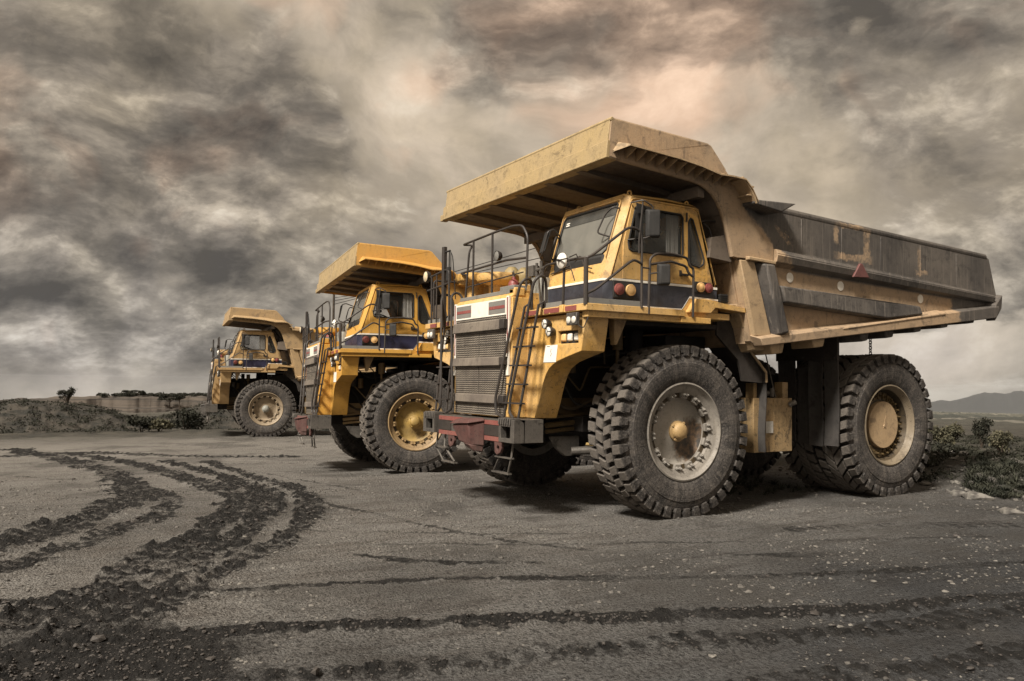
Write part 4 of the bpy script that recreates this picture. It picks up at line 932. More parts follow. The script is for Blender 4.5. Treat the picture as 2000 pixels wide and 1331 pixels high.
    for i in range(n):
        x = .36 - i * .25 / (n - 1); y = 2.44 + .02 * math.sin(i * 1.9); vs += [(x, y, 4.06), (x + .01 * math.sin(i), y, 4.72)]
    q.add(vs, [(2 * i, 2 * i + 2, 2 * i + 3, 2 * i + 1) for i in range(n - 1)], True); q.build('curtain', M['curtain'], cab)
    q = MB(); q.box(-.6, 1.4, .93, 2.47, 3.60, 3.63); q.box(-.25, 1.1, .93, 2.47, 4.84, 4.86); q.build('cab_lining', M['rubber'], cab)
    # wiper, grab handles, mirrors, antenna
    q = MB(); q.tube(bend([(1.52, 1.05, 3.86), (1.535, 1.3, 3.9), (1.51, 1.5, 3.93)], .05), .012, 6); q.tube([(1.53, 1.0, 3.85), (1.53, 1.55, 3.90)], .010, 6)
    q.tube(bend([(1.60, 2.2, 3.80), (1.56, 1.95, 3.86), (1.51, 1.82, 4.02), (1.48, 1.72, 4.06), (1.50, 1.62, 3.98)], .04), .010, 6); q.build('wiper', M['rail'], cab)
    q = MB(); q.tube(bend([(FX(4.68) + .01, 2.44, 4.70), (FX(4.68) + .10, 2.40, 4.72), (FX(4.66) + .14, 2.27, 4.62), (FX(4.3) + .14, 2.21, 4.34), (FX(4.3) + .01, 2.34, 4.28)], .06), .014, 8); q.build('grab_handle', M['rail'], cab)
    q = MB(); q.tube(bend([(FX(4.5) + .01, .93, 4.46), (FX(4.5) + .14, 1.04, 4.47), (FX(4.4) + .16, 1.08, 4.40), (FX(4.2) + .16, 1.02, 4.12), (FX(4.1) + .01, .93, 4.10)], .06), .014, 8); q.build('grab_handle', M['rail'], cab)
    def mirror(x, y, z0, z1, w_, arm):
        q = MB(); q.hexa([(x - w_ * .5, y + .05, z0), (x + w_ * .5, y - .05, z0), (x + w_ * .40, y + .02, z0 + .03), (x - w_ * .40, y + .10, z0 + .03), (x - w_ * .5, y + .05, z1), (x + w_ * .5, y - .05, z1), (x + w_ * .40, y + .02, z1 - .03), (x - w_ * .40, y + .10, z1 - .03)])
        mo = q.build('mirror', M['rubber'], cab, bevel=.02)
        q = MB(); q.slab([(-w_ * .42, z0 + .03), (w_ * .42, z0 + .03), (w_ * .42, z1 - .03), (-w_ * .42, z1 - .03)], [], lambda u, z: (x + u, y - .008 - u / w_ * .10, z), (0, -.004, 0)); q.build('mirror_glass', M['mirror'], mo)
        q = MB(); 
        for a in arm: q.tube(bend(a, .04), .013, 6)
        q.build('mirror_arm', M['rail'], mo)
    mirror(.90, 2.74, 4.24, 4.68, .20, [[(1.14, 2.54, 4.78), (1.05, 2.72, 4.80), (.90, 2.76, 4.72), (.90, 2.76, 4.45)], [(1.2, 2.54, 4.22), (1.0, 2.74, 4.24), (.9, 2.76, 4.3)], [(1.04, 2.70, 4.78), (1.12, 2.71, 4.2), (1.12, 2.71, 4.0)]])
    mirror(.73, 2.79, 3.54, 3.88, .17, [[(.9, 2.70, 3.72), (.8, 2.76, 3.74), (.73, 2.80, 3.72)]])
    q = MB(); q.slab([(1.14, 4.76), (.86, 4.72), (.93, 4.64), (1.12, 4.60)], [], lambda x, z: (x, 2.66, z), (0, .01, 0)); q.slab([(1.12, 4.66), (1.0, 4.66), (.98, 4.18), (1.13, 4.14)], [], lambda x, z: (x, 2.63, z), (0, .01, 0)); q.build('mirror_shield', M['rubber'], cab)
    # right-hand mirror and rear lamp
    q = MB(); q.tube(bend([(1.45, .9, 4.05), (1.75, 1.0, 4.08), (1.78, 1.12, 4.15), (1.74, 1.22, 4.50), (1.6, 1.18, 4.55), (1.3, .92, 4.5)], .05), .013, 6); mo = q.build('mirror_frame', M['rail'], cab)
    q = MB(); q.hexa([(1.76, .98, 4.16), (1.78, 1.14, 4.18), (1.75, 1.16, 4.18), (1.73, 1.0, 4.16), (1.70, 1.06, 4.50), (1.72, 1.22, 4.52), (1.69, 1.24, 4.52), (1.67, 1.08, 4.50)]); q.build('mirror', M['rubber'], mo, bevel=.01)
    q = MB(); q.tube([(1.30, 1.0, 4.5), (1.10, .88, 5.12)], .006, 6); q.build('antenna', M['rail'], cab)
    q = MB(); q.tube(bend([(-.30, 2.4, 4.66), (-.50, 2.42, 4.72), (-.72, 2.44, 4.72)], .05), .018, 8); q.tube(bend([(-.42, 2.45, 4.66), (-.52, 2.47, 4.60), (-.60, 2.5, 4.34), (-.50, 2.50, 4.30)], .05), .014, 8)
    rl = q.build('lamp_bracket', M['rail'], cab)
    q = MB(); q.lathe([(0, -.08), (.05, -.06), (.08, 0), (.078, .02), (0, .03)], (-.80, 2.45, 4.76), 'X', 20); q.build('rear_lamp', M['lens'], rl)
    q = MB(); q.box(-.86, -.70, 2.35, 2.55, 3.40, 3.54)
    for k in range(4): q.box(-.87, -.69, 2.34, 2.56, 3.42 + k * .03, 3.43 + k * .03)
    q.build('horn_box', M['rubber'], cab)
    return cab

M['canopyfront'] = paint('weathered_canopy_lip', (.39, .285, .14), dirt=(.12, .09, .05), dust=(.33, .25, .15), amount=1.1, rough=.55, streak=.5, chips=.5, seed=11.)
M['dark2'] = paint('mud_caked_steel', (.028, .024, .021), dirt=(.012, .010, .009), dust=(.07, .057, .047), amount=.8, rough=.8, chips=.3, bump=.6)
M['white2'] = paint('scuffed_plate', (.50, .48, .44), dirt=(.2, .18, .15), dust=(.4, .38, .34), amount=.8, chips=.5)
M['white3'] = paint('white_notice_paper', (.80, .77, .70), dirt=(.5, .45, .38), dust=(.74, .68, .58), amount=.2, chips=.1)
M['grille2'] = paint('dusty_grille_bar', (.12, .10, .085), dirt=(.03, .026, .022), dust=(.27, .23, .18), amount=.9, chips=.3)
M['rimlike'] = paint('worn_ochre_bracket', (.30, .20, .09), dirt=(.07, .05, .035), dust=(.30, .22, .14), amount=.9, chips=.8)
M['redrust'] = paint('rust_red_casting', (.085, .032, .028), dirt=(.02, .016, .014), dust=(.125, .085, .07), amount=1., rough=.65, chips=.8)
M['grease_shade2'] = paint('caked_wheel_grease', (.030, .023, .015), dirt=(.008, .006, .005), dust=(.12, .085, .045), amount=1., rough=.6, chips=.6)
M['clearglass'] = mat_glass('clear_cab_glass', (.05, .052, .048), .16)
M['tankochre'] = paint('oily_ochre_tank', (.33, .215, .095), dirt=(.03, .023, .016), dust=(.25, .18, .10), amount=1.25, rough=.5, streak=1.2, chips=1., seed=21.)
M['lipred'] = paint('dull_red_triangle', (.13, .05, .046), dirt=(.07, .04, .035), dust=(.2, .1, .085), amount=.7)
M['amberlens'] = paint('dirty_work_lamp_lens', (.62, .52, .34), dirt=(.35, .2, .07), dust=(.7, .62, .48), amount=1., rough=.3, chips=.4)
M['oldbrass'] = paint('olive_yellow_paint', (.28, .21, .09), dirt=(.08, .06, .035), dust=(.3, .24, .14), amount=.7)

truck1, _ = make_truck()
make_cab(truck1)

# variants for the two further trucks
A_YEL = paint('orange_yellow_paint', (.54, .285, .05), dirt=(.18, .10, .04), dust=(.60, .36, .10), amount=.5, rough=.45, streak=.35, chips=.5)
A_TAN = paint('orange_body_paint', (.53, .28, .06), dirt=(.16, .10, .05), dust=(.52, .32, .12), amount=.6, rough=.5, streak=.6, chips=.2, seed=13.)
A_BLUE = paint('navy_paint', (.018, .018, .045), dirt=(.012, .012, .02), dust=(.05, .05, .09), amount=.5, rough=.4, chips=.3)
A_WHEEL = paint('yellow_wheel_paint', (.37, .24, .06), dirt=(.08, .055, .03), dust=(.36, .27, .14), amount=1., rough=.5, chips=.6)
B_YEL = paint('dull_yellow_paint', (.37, .235, .10), dirt=(.14, .10, .06), dust=(.46, .32, .16), amount=.7, rough=.55, streak=.5, chips=.4, seed=17.)
B_TAN = paint('dull_tan_paint', (.33, .225, .115), dirt=(.10, .08, .06), dust=(.42, .29, .15), amount=.8, rough=.6, streak=.8, chips=.2, seed=19.)
B_WHEEL = paint('dusty_wheel_paint', (.25, .19, .12), dirt=(.12, .09, .06), dust=(.31, .25, .18), amount=1., rough=.6, chips=.6)
remapA = {M['yellow']: A_YEL, M['tan']: A_TAN, M['body']: A_TAN, M['canopyfront']: M['canopyfront'], M['dark']: A_TAN, M['blue']: A_BLUE, M['disc']: A_WHEEL, M['rim']: A_WHEEL, M['hubcap']: A_WHEEL, M['greasy_yellow']: M['rimlike'], M['glass']: M['clearglass'], M['grey']: M['rimlike']}
remapB = {M['yellow']: B_YEL, M['tan']: B_TAN, M['body']: B_TAN, M['canopyfront']: B_TAN, M['dark']: B_TAN, M['blue']: A_BLUE, M['disc']: B_WHEEL, M['rim']: B_WHEEL, M['grey']: B_WHEEL, M['hubcap']: M['tankgrey'], M['glass']: M['clearglass'], M['redrust']: M['steel'], M['red']: M['redrust']}
meshes = {}
def copy_tree(o, parent, remap):
    c = o.copy(); COL.objects.link(c); c.parent = parent
    if o.data is not None and o.data.materials and o.data.materials[0] in remap:
        c.material_slots[0].link = 'OBJECT'; c.material_slots[0].material = remap[o.data.materials[0]]
    for ch in o.children: copy_tree(ch, c, remap)
    return c
TR = [((-.227, -9.925, -.408), (.0305, .0036, -.1235), remapA, 'middle dump truck painted bright orange yellow with yellow wheels and orange canopy'),
      ((-.734, -27.79, -.606), (-.0133, .0011, -.1444), remapB, 'farthest and smallest looking dump truck with dull yellow cab and dusty tan body')]
trucks = [truck1]
for loc, rot, rm, lab in TR:
    t = copy_tree(truck1, None, rm); t.location = loc; t.rotation_euler = rot; t['label'] = lab
    trucks.append(t)
# ------------------------------------------------------------ terrain
def vnoise(x, y, seed=0):
    xi = np.floor(x).astype(np.int64); yi = np.floor(y).astype(np.int64); fx_ = x - xi; fy_ = y - yi
    def h(a, b):
        n = (a * 374761393 + b * 668265263 + seed * 1442695041) & 0xffffffff
        n = ((n ^ (n >> 13)) * 1274126177) & 0xffffffff
        n = n ^ (n >> 16)
        return (n & 0xffff) / 65535.0
    u = fx_ * fx_ * (3 - 2 * fx_); v_ = fy_ * fy_ * (3 - 2 * fy_)
    return (h(xi, yi) * (1 - u) + h(xi + 1, yi) * u) * (1 - v_) + (h(xi, yi + 1) * (1 - u) + h(xi + 1, yi + 1) * u) * v_
def fbm(x, y, o=4, seed=0, g=.5):
    s = 0; a = 1; t = 0
    for i in range(o):
        s = s + a * vnoise(x * 2 ** i + 17.3 * i, y * 2 ** i - 9.1 * i, seed + i); t += a; a *= g
    return s / t
def sm(a, b, v_):
    t = np.clip((v_ - a) / (b - a), 0, 1); return t * t * (3 - 2 * t)
CX, CY = CAM.x, CAM.y
def base_z(x, y):
    d = np.hypot(x - CX, y - CY)
    z = np.interp(y, [-60, -37, -28, -20, -12, -7.8, -5, -2.6, 30], [-.8, -.7, -.60, -.53, -.45, -.36, -.16, 0, 0])
    z = z - .0285 * np.maximum(0, d - 40)
    return z
TRACKS = [  # world polyline, width, height, darkness
    ([(9.3, -22), (7.83, -16.24), (6.85, -10.63), (6.95, -6.5), (7.15, -4.0), (7.72, -2.0), (8.67, -.45), (9.6, .9), (10.8, 2.0)], .85, .075, 1.),
    ([(6.9, -9.5), (6.60, -6.95), (6.67, -2.92), (7.15, -1.3), (8.16, .2), (9.0, 1.5), (10, 2.6)], .55, .06, .95),
    ([(7.6, -19), (5.97, -13.46), (5.33, -7.39), (5.50, -2.9), (6.14, -.8), (7.23, 1.34), (8.04, 2.78), (8.9, 3.9), (9.8, 4.9)], .62, .08, 1.),
    ([(5.13, -14.66), (4.63, -9.33), (4.79, -4.62), (5.30, -1.7), (6.14, .45), (7.1, 2.3), (7.87, 3.49), (8.83, 4.75), (9.6, 5.6)], .55, .09, 1.),
    ([(4.16, -14.2), (3.92, -8.58), (4.21, -3.91), (4.90, -.79), (5.75, 1.06), (6.85, 2.7), (7.7, 3.95), (8.6, 5.05), (9.4, 6.2)], .42, .08, .95),
    ([(8.9, 2.9), (8.3, 3.2), (7.19, 3.46), (5.74, 3.79), (4.24, 4.37), (1.7, 5.61), (-1.53, 6.65), (-6, 8.0)], .20, .025, .62),
    ([(8.6, 4.4), (8.04, 4.56), (7.03, 4.9), (5.46, 5.56), (3.73, 6.22), (1.86, 6.97), (.07, 7.44), (-4, 8.6)], .26, .05, .9),
    ([(8.3, 5.7), (7.29, 5.99), (5.9, 6.41), (4.69, 6.7), (3.37, 7.08), (2.23, 7.47), (.56, 7.72), (-3, 8.4)], .36, .05, .85),
    ([(5.2, 7.6), (3.66, 8.02), (2.7, 8.25), (1.6, 8.45), (-1, 9)], .34, .05, .85),
    ([(10.5, -19.5), (9.6, -18.8), (7.4, -19.4), (5.3, -17.4), (3.66, -15.6), (1.5, -14.6)], .9, .05, .8),
    ([(9.9, -15.5), (7.4, -15.2), (4.6, -13.6), (2.0, -12.6)], .35, .03, .5),
    ([(5.5, 1.6), (4.0, 2.5), (2.2, 3.4), (0, 4.4), (-3, 5.6)], .12, .012, .4),
    ([(6.9, .0), (5.2, .9), (3.6, 1.9), (1.8, 2.9)], .10, .012, .4),
    ([(4.39, -1.45), (3.95, .2), (3.4, 2.3), (2.66, 3.61)], .16, .015, .5),
    ([(5.29, 2.53), (4.6, 3.36), (3.6, 3.89)], .2, .02, .6),
    ([(1.22, 4.71), (.4, 5.1), (-.4, 5.4)], .25, .012, .5),
    ([(9.9, -13), (9.4, -12.54), (7.77, -10.38)], .3, .02, .6),
    ([(4.02, -12.6), (3.24, -8.27), (3.27, -3.03)], .14, .012, .45),
    ([(-.9, 3.9), (-2.2, 4.3), (-4.2, 5.1), (-6.5, 5.6)], .5, .02, .55),
]
def catmull(P, k=6):
    P = [np.array(p, float) for p in P]; Q = [2 * P[0] - P[1]] + P + [2 * P[-1] - P[-2]]; o = []
    for i in range(1, len(Q) - 2):
        for j in range(k):
            t = j / k; o.append(tuple(.5 * ((2 * Q[i]) + (-Q[i - 1] + Q[i + 1]) * t + (2 * Q[i - 1] - 5 * Q[i] + 4 * Q[i + 1] - Q[i + 2]) * t * t + (-Q[i - 1] + 3 * Q[i] - 3 * Q[i + 1] + Q[i + 2]) * t ** 3)))
    return o + [tuple(P[-1])]
TRACKS = [(catmull(p_), w0 * 1.12, h0, k0) for p_, w0, h0, k0 in TRACKS]
PATH = [(-9.5, -9.0), (-12.5, -4.0), (-14.0, -1.6), (-15.4, .1), (-17.2, 3.2), (-19, 8)]
def seg_d(x, y, pts):
    """distance to polyline and side coordinate"""
    best = np.full(x.shape, 1e9)
    for (ax, ay), (bx, by) in zip(pts[:-1], pts[1:]):
        dx, dy = bx - ax, by - ay; t = np.clip(((x - ax) * dx + (y - ay) * dy) / (dx * dx + dy * dy), 0, 1)
        best = np.minimum(best, np.hypot(x - ax - t * dx, y - ay - t * dy))
    return best
def seg_ds(x, y, pts):
    best = np.full(x.shape, 1e9); arc = np.zeros(x.shape); s0 = 0
    for (ax, ay), (bx, by) in zip(pts[:-1], pts[1:]):
        dx, dy = bx - ax, by - ay; L = math.hypot(dx, dy) + 1e-9; t = np.clip(((x - ax) * dx + (y - ay) * dy) / (L * L), 0, 1)
        q = np.hypot(x - ax - t * dx, y - ay - t * dy); m_ = q < best
        best = np.where(m_, q, best); arc = np.where(m_, s0 + t * L, arc); s0 += L
    return best, arc
def surf(x, y, want=True):
    d = np.hypot(x - CX, y - CY)
    z = base_z(x, y)
    near = sm(60, 25, d)
    ridx = (-.94 * x + .34 * y); ridy = (.34 * x + .94 * y)      # along / across the run of old ruts
    z = z + near * (.05 * (fbm(x * .35, y * .35, 3, 5) - .5) + .022 * (fbm(ridx * .5, ridy * 2.6, 4, 9) - .5) + .028 * (fbm(x * 4, y * 4, 5, 21, .66) - .5) + .012 * (fbm(x * 17, y * 17, 2, 25, .6) - .5) * sm(16, 7, d))
    mud = np.zeros(x.shape); nn = fbm(x * 2.3, y * 2.3, 4, 31); fine = fbm(x * 7.5, y * 7.5, 3, 41, .6); fine2 = fbm(x * 17, y * 17, 2, 47, .6)
    wob = (nn - .5)
    msk = d < 60
    xs, ys = x[msk], y[msk]
    patch = fbm(xs * 1.1 + 7, ys * 1.1, 4, 35) + (fine[msk] - .5) * .5
    acc = np.zeros(xs.shape); hh = np.zeros(xs.shape)
    for pts, wd, ht, dk in TRACKS:
        ds0, arc = seg_ds(xs, ys, pts); ds = ds0 + wob[msk] * wd * .8 + (fine[msk] - .5) * .15 + (fine2[msk] - .5) * .05
        m_ = sm(wd * .52, wd * .34, ds)
        if wd > .3: m_ = m_ * (.52 + .48 * sm(.30, .62, .5 + .5 * np.sin(6.283 * (arc / .23 + ds0 * 1.6) + 1.2 * (nn[msk] - .5)) + (fine[msk] - .5) * .45)) * (.86 + .14 * np.cos(6.283 * ds0 / .21))
        rim = np.exp(-((ds - wd * .42) / (wd * .16)) ** 2)
        acc = np.maximum(acc, m_ * dk * (.55 + .45 * sm(.30, .55, patch)))
        hh = np.maximum(hh, m_ * ht * .75 * (.15 + 2.6 * np.abs(fine[msk] - .42) + 1.3 * (fine2[msk] - .4)) + rim * ht * .55 * np.clip(fine[msk] * 2 - .5, 0, 1) - m_ * .01)
    # churned corner at the near left
    blob = np.exp(-(((xs - 8.35) / 1.2) ** 2 + ((ys - 5.3) / 1.2) ** 2)) * 1.1 * sm(.42, .60, nn[msk] + .04)
    acc = np.maximum(acc, np.clip(blob, 0, .92)); hh = np.maximum(hh, blob * .045 * (.3 + 2.2 * np.abs(fine[msk] - .42) + 1.2 * (fine2[msk] - .4)))
    mud[msk] = acc; z[msk] = z[msk] + hh
    # rough ground behind the nearest truck and beyond the yard
    rough = sm(-7.2, -10.5, x + .25 * (y - 2)) * sm(-14, -6, y) 
    rough = np.maximum(rough, sm(33, 44, d))
    amp = np.where(d < 60, .55, np.minimum(14., .012 * d))
    fr = np.where(d < 60, .45, 9. / np.maximum(d, 60))
    z = z + rough * amp * (fbm(x * .42, y * .42, 5, 61) - .42) * sm(2500, 300, d) * np.where(d > 60, .5, 1)
    z = z + rough * near * .14 * (fbm(x * 2.4, y * 2.4, 4, 71, .6) - .5)
    bank = np.exp(-(((x + 10.8) / 1.9) ** 2 + ((y - 1.6) / 3.4) ** 2)); z = z + bank * .22 * (.6 + .8 * fbm(x * .9, y * .9, 3, 75))
    for tx, ty in ((0, 2.16), (0, -2.16), (-5.23, 2.12), (-5.23, 1.32), (-5.23, -1.32), (-5.23, -2.12), (.03, -7.8), (-.5, -12.1)):
        q_ = ((x - tx) / .62) ** 2 + ((y - ty) / .55) ** 2
        z = z + np.exp(-q_) * (.035 + .05 * (nn - .4))
    pth = np.zeros(x.shape); pth[msk] = sm(.75, .35, seg_d(xs, ys, PATH) + wob[msk] * .4)
    return z, mud, rough, pth

HAZE = True
az0 = math.atan2(fx.y, fx.x)
ang = np.concatenate([np.linspace(-R_(46), R_(46), 700), np.linspace(R_(46), 2 * math.pi - R_(46), 130)[1:-1]]) + az0
rad = np.concatenate([[.35], np.geomspace(.8, 60, 860), np.geomspace(60, 14000, 90)[1:]])
AA, RR = np.meshgrid(ang, rad); X = CX + RR * np.cos(AA); Y = CY + RR * np.sin(AA)
Z, MUD, ROUGH, PTH = surf(X, Y)
nr, na = X.shape
me = bpy.data.meshes.new('ground')
vs = np.stack([X, Y, Z], -1).reshape(-1, 3)
vs = np.vstack([vs, [[CX, CY, 0.]]])
i = np.arange(nr - 1)[:, None]; j = np.arange(na)[None, :]; j2 = (j + 1) % na
quads = np.stack([i * na + j, i * na + j2, (i + 1) * na + j2, (i + 1) * na + j], -1).reshape(-1, 4)[:, ::-1]
tri = np.stack([np.full(na, nr * na), np.arange(na), (np.arange(na) + 1) % na], -1)
me.vertices.add(len(vs)); me.vertices.foreach_set('co', vs.astype(np.float32).ravel())
nl = quads.size + tri.size; me.loops.add(nl)
me.loops.foreach_set('vertex_index', np.concatenate([quads.ravel(), tri.ravel()]).astype(np.int32))
me.polygons.add(len(quads) + len(tri))
st = np.concatenate([np.arange(len(quads)) * 4, quads.size + np.arange(len(tri)) * 3]).astype(np.int32)
me.polygons.foreach_set('loop_start', st)
me.polygons.foreach_set('use_smooth', np.ones(len(st), dtype=bool))
me.update(calc_edges=True); me.validate()
at = me.attributes.new('soil', 'FLOAT_VECTOR', 'POINT')
at.data.foreach_set('vector', np.vstack([np.stack([MUD, ROUGH, PTH], -1).reshape(-1, 3), [[0, 0, 0]]]).astype(np.float32).ravel())
ground = bpy.data.objects.new('ground', me); COL.objects.link(ground)
ground['kind'] = 'structure'; ground['label'] = 'bare gravelly quarry yard with churned dark mud tracks'

m, t, p, vec, out = newmat('quarry_soil')
an = t.new('ShaderNodeAttribute'); an.attribute_name = 'soil'
mud_, rough_, path_ = t.sep(an.outputs['Vector'])
dcam = t.vm('LENGTH', t.vm('SUBTRACT', vec, (CX, CY, 0)))
big = t.noise(vec, .22, 5, .6, .3); mid = t.noise(vec, 1.6, 7, .65, .3)
rot = t.new('ShaderNodeMapping'); rot.inputs['Rotation'].default_value = (0, 0, R_(20)); rot.inputs['Scale'].default_value = (.55, 3.6, 1); t.l.new(vec, rot.inputs[0])
strk = t.noise(rot.outputs[0], 1.1, 7, .62, .5)
grit = t.noise(vec, 22, 6, .75)
vor = t.new('ShaderNodeTexVoronoi'); vor.inputs['Scale'].default_value = 38; t.l.new(vec, vor.inputs['Vector'])
c = t.mix(t.ramp(big, [(.35, 0.), (.65, 1.)]), (.270, .256, .236), (.170, .161, .149))
c = t.mix(t.m('MULTIPLY', t.ramp(mid, [(.42, 0.), (.70, 1.)]), .5), c, (.145, .124, .104))
c = t.mix(t.m('MULTIPLY', t.ramp(strk, [(.50, 0.), (.66, 1.)]), .60), c, (.095, .080, .068))
c = t.mix(t.m('MULTIPLY', t.ramp(grit, [(.50, 0.), (.62, 1.)]), .9), c, (.045, .041, .037))
c = t.mix(t.m('MULTIPLY', t.ramp(grit, [(.32, 1.), (.43, 0.)]), .75), c, (.42, .395, .355))
c = t.mix(t.m('MULTIPLY', t.m('GREATER_THAN', .17, vor.outputs['Distance']), t.m('MULTIPLY', t.m('GREATER_THAN', t.sep(vor.outputs['Color'])[0], .80), .7)), c, (.46, .43, .38))
# bluish gravel with vignette darkening painted into the foreground, paler dust further out in the yard
slate_vignette = t.maprange(t.m('ADD', t.m('ADD', t.sep(vec)[1], t.m('MULTIPLY', t.sep(vec)[0], -.12)), t.m('MULTIPLY', t.m('SUBTRACT', big, .5), 6.)), 2.0, 7.0, 0., 1.)
c = t.mix(slate_vignette, c, t.mix(1.0, c, (.30, .32, .355), 'MULTIPLY'))
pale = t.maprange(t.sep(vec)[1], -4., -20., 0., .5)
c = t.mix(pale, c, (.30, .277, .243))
blot = t.noise(vec, .55, 7, .66, .5)
c = t.mix(t.m('MULTIPLY', t.ramp(blot, [(.50, 0.), (.62, 1.)]), .62), c, (.075, .069, .062))
mudc = t.mix(t.ramp(t.noise(vec, 9, 6, .7), [(.35, 0.), (.7, 1.)]), (.008, .0076, .0073), (.036, .033, .030))
mk = t.m('ADD', mud_, t.m('MULTIPLY', t.m('SUBTRACT', t.noise(vec, 11, 7, .72), .5), .75))
c = t.mix(t.m('MULTIPLY', t.maprange(mk, .20, .55), t.maprange(mud_, .02, .12)), c, mudc)
scrub = t.mix(t.ramp(t.noise(vec, .5, 8, .7), [(.40, 0.), (.62, 1.)]), (.022, .022, .017), (.085, .076, .060))
farc = t.mix(t.ramp(t.noise(t.scl(vec, (1, 1, 0)), .006, 8, .62, .6), [(.42, 0.), (.56, 1.)]), (.035, .040, .034), (.12, .115, .09))
tr = t.ramp(t.noise(t.scl(vec, (1, 1, 0)), .0035, 3, .5, 1.2), [(.485, 0.), (.495, 1.), (.505, 1.), (.515, 0.)])
farc = t.mix(t.m('MULTIPLY', tr, .8), farc, (.30, .28, .23))
scrub = t.mix(t.maprange(dcam, 70, 300), scrub, farc)
c = t.mix(t.m('MULTIPLY', rough_, .9), c, scrub)
c = t.mix(t.m('MULTIPLY', path_, .9), c, (.27, .25, .215))
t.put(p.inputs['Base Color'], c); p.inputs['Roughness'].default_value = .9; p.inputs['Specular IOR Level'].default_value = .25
h = t.m('ADD', t.m('MULTIPLY', mid, 1.2), t.m('ADD', t.m('MULTIPLY', grit, 1.1), t.m('MULTIPLY', t.m('SUBTRACT', .5, vor.outputs['Distance']), .5)))
h = t.m('ADD', h, t.m('MULTIPLY', strk, .8))
bumpit(t, p, h, 1., .09)
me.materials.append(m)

def lumps(name, pts, mat, kind='stuff', label=None, cat=None, flat=.6):
    """many small rough stones or clods in one mesh; pts: (x, y, z, radius)"""
    g = (1 + 5 ** .5) / 2
    ico = np.array([(-1, g, 0), (1, g, 0), (-1, -g, 0), (1, -g, 0), (0, -1, g), (0, 1, g), (0, -1, -g), (0, 1, -g), (g, 0, -1), (g, 0, 1), (-g, 0, -1), (-g, 0, 1)]) / math.sqrt(1 + g * g)
    F = np.array([(0, 11, 5), (0, 5, 1), (0, 1, 7), (0, 7, 10), (0, 10, 11), (1, 5, 9), (5, 11, 4), (11, 10, 2), (10, 7, 6), (7, 1, 8), (3, 9, 4), (3, 4, 2), (3, 2, 6), (3, 6, 8), (3, 8, 9), (4, 9, 5), (2, 4, 11), (6, 2, 10), (8, 6, 7), (9, 8, 1)])
    rng = np.random.default_rng(len(pts)); P = np.array(pts); n = len(P)
    V = ico[None] * rng.uniform(.62, 1.2, (n, 12, 1)) * P[:, None, 3:4] * rng.uniform(.6, 1.35, (n, 1, 3)) * np.array([1, 1, flat])
    a = rng.uniform(0, 6.28, n); ca, sa = np.cos(a)[:, None], np.sin(a)[:, None]
    V = np.stack([V[..., 0] * ca - V[..., 1] * sa, V[..., 0] * sa + V[..., 1] * ca, V[..., 2]], -1) + P[:, None, :3]
    me = bpy.data.meshes.new(name); me.from_pydata(V.reshape(-1, 3).tolist(), [], (F[None] + 12 * np.arange(n)[:, None, None]).reshape(-1, 3).tolist())
    me.materials.append(mat); o = bpy.data.objects.new(name, me); COL.objects.link(o)
    if kind: o['kind'] = kind
    if label: o['label'] = label
    return o
rng = np.random.default_rng(5)
def scatter(n, rmin, rmax, spread=40):
    r = np.exp(rng.uniform(math.log(rmin), math.log(rmax), n)); a = az0 + np.radians(rng.uniform(-spread, spread, n))
    return CX + r * np.cos(a), CY + r * np.sin(a), r
m, t, p, vec, out = newmat('loose_stone')
t.put(p.inputs['Base Color'], t.mix(t.ramp(t.noise(vec, 6., 3, .6), [(.40, 0.), (.62, 1.)]), (.055, .050, .045), (.16, .148, .130))); p.inputs['Roughness'].default_value = .85
M['stone'] = m
m, t, p, vec, out = newmat('wet_mud_clod')
t.put(p.inputs['Base Color'], t.mix(t.noise(vec, 14., 5, .7), (.018, .016, .015), (.075, .064, .055))); p.inputs['Roughness'].default_value = .7
bumpit(t, p, t.noise(vec, 60, 5, .7), .6, .01)
M['clod'] = m
x, y, r = scatter(42000, 2.4, 24)
z, md, rg, _ = surf(x, y)
sz_ = np.minimum(.0022 * r ** .6 * np.exp(rng.normal(0, .55, len(x))) * 1.2, .035)
k = (md < .3) & (fbm(x * .9, y * .9, 4, 97) + rng.uniform(-.12, .12, len(x)) > .52)
lumps('gravel', np.stack([x, y, z + sz_ * .15, sz_], -1)[k], M['stone'], label='loose pale gravel scattered over the yard')
x, y, r = scatter(120000, 2.6, 26)
z, md, rg, _ = surf(x, y)
k = md > rng.uniform(.35, 1.0, len(x))
sz_ = np.minimum(.0062 * np.exp(rng.normal(0, .55, len(x))) * np.sqrt(r / 5), .06)
lumps('mud_clods', np.stack([x, y, z + sz_ * .3, sz_], -1)[k][:26000], M['clod'], label='dark churned mud clods lying in the wheel tracks')

n_ = 1000; az_ = rng.uniform(-158, -149.5, n_); d_ = rng.uniform(14.8, 26, n_); x = CX + d_ * np.cos(np.radians(az_)); y = CY + d_ * np.sin(np.radians(az_))
x2 = rng.uniform(-12, -6.8, 500); y2 = rng.uniform(-2.5, 4, 500); x = np.concatenate([x, x2]); y = np.concatenate([y, y2])
k = (x < -6.9) | (d_.mean() < 0); x, y = x[k], y[k]
z, md, rg, _ = surf(x, y); sz_ = np.minimum(.028 * np.exp(rng.normal(0, .7, len(x))), .16)
lumps('rubble', np.stack([x, y, z + sz_ * .25, sz_], -1), M['stone'], label='broken rubble strewn over the rough ground behind the nearest truck')

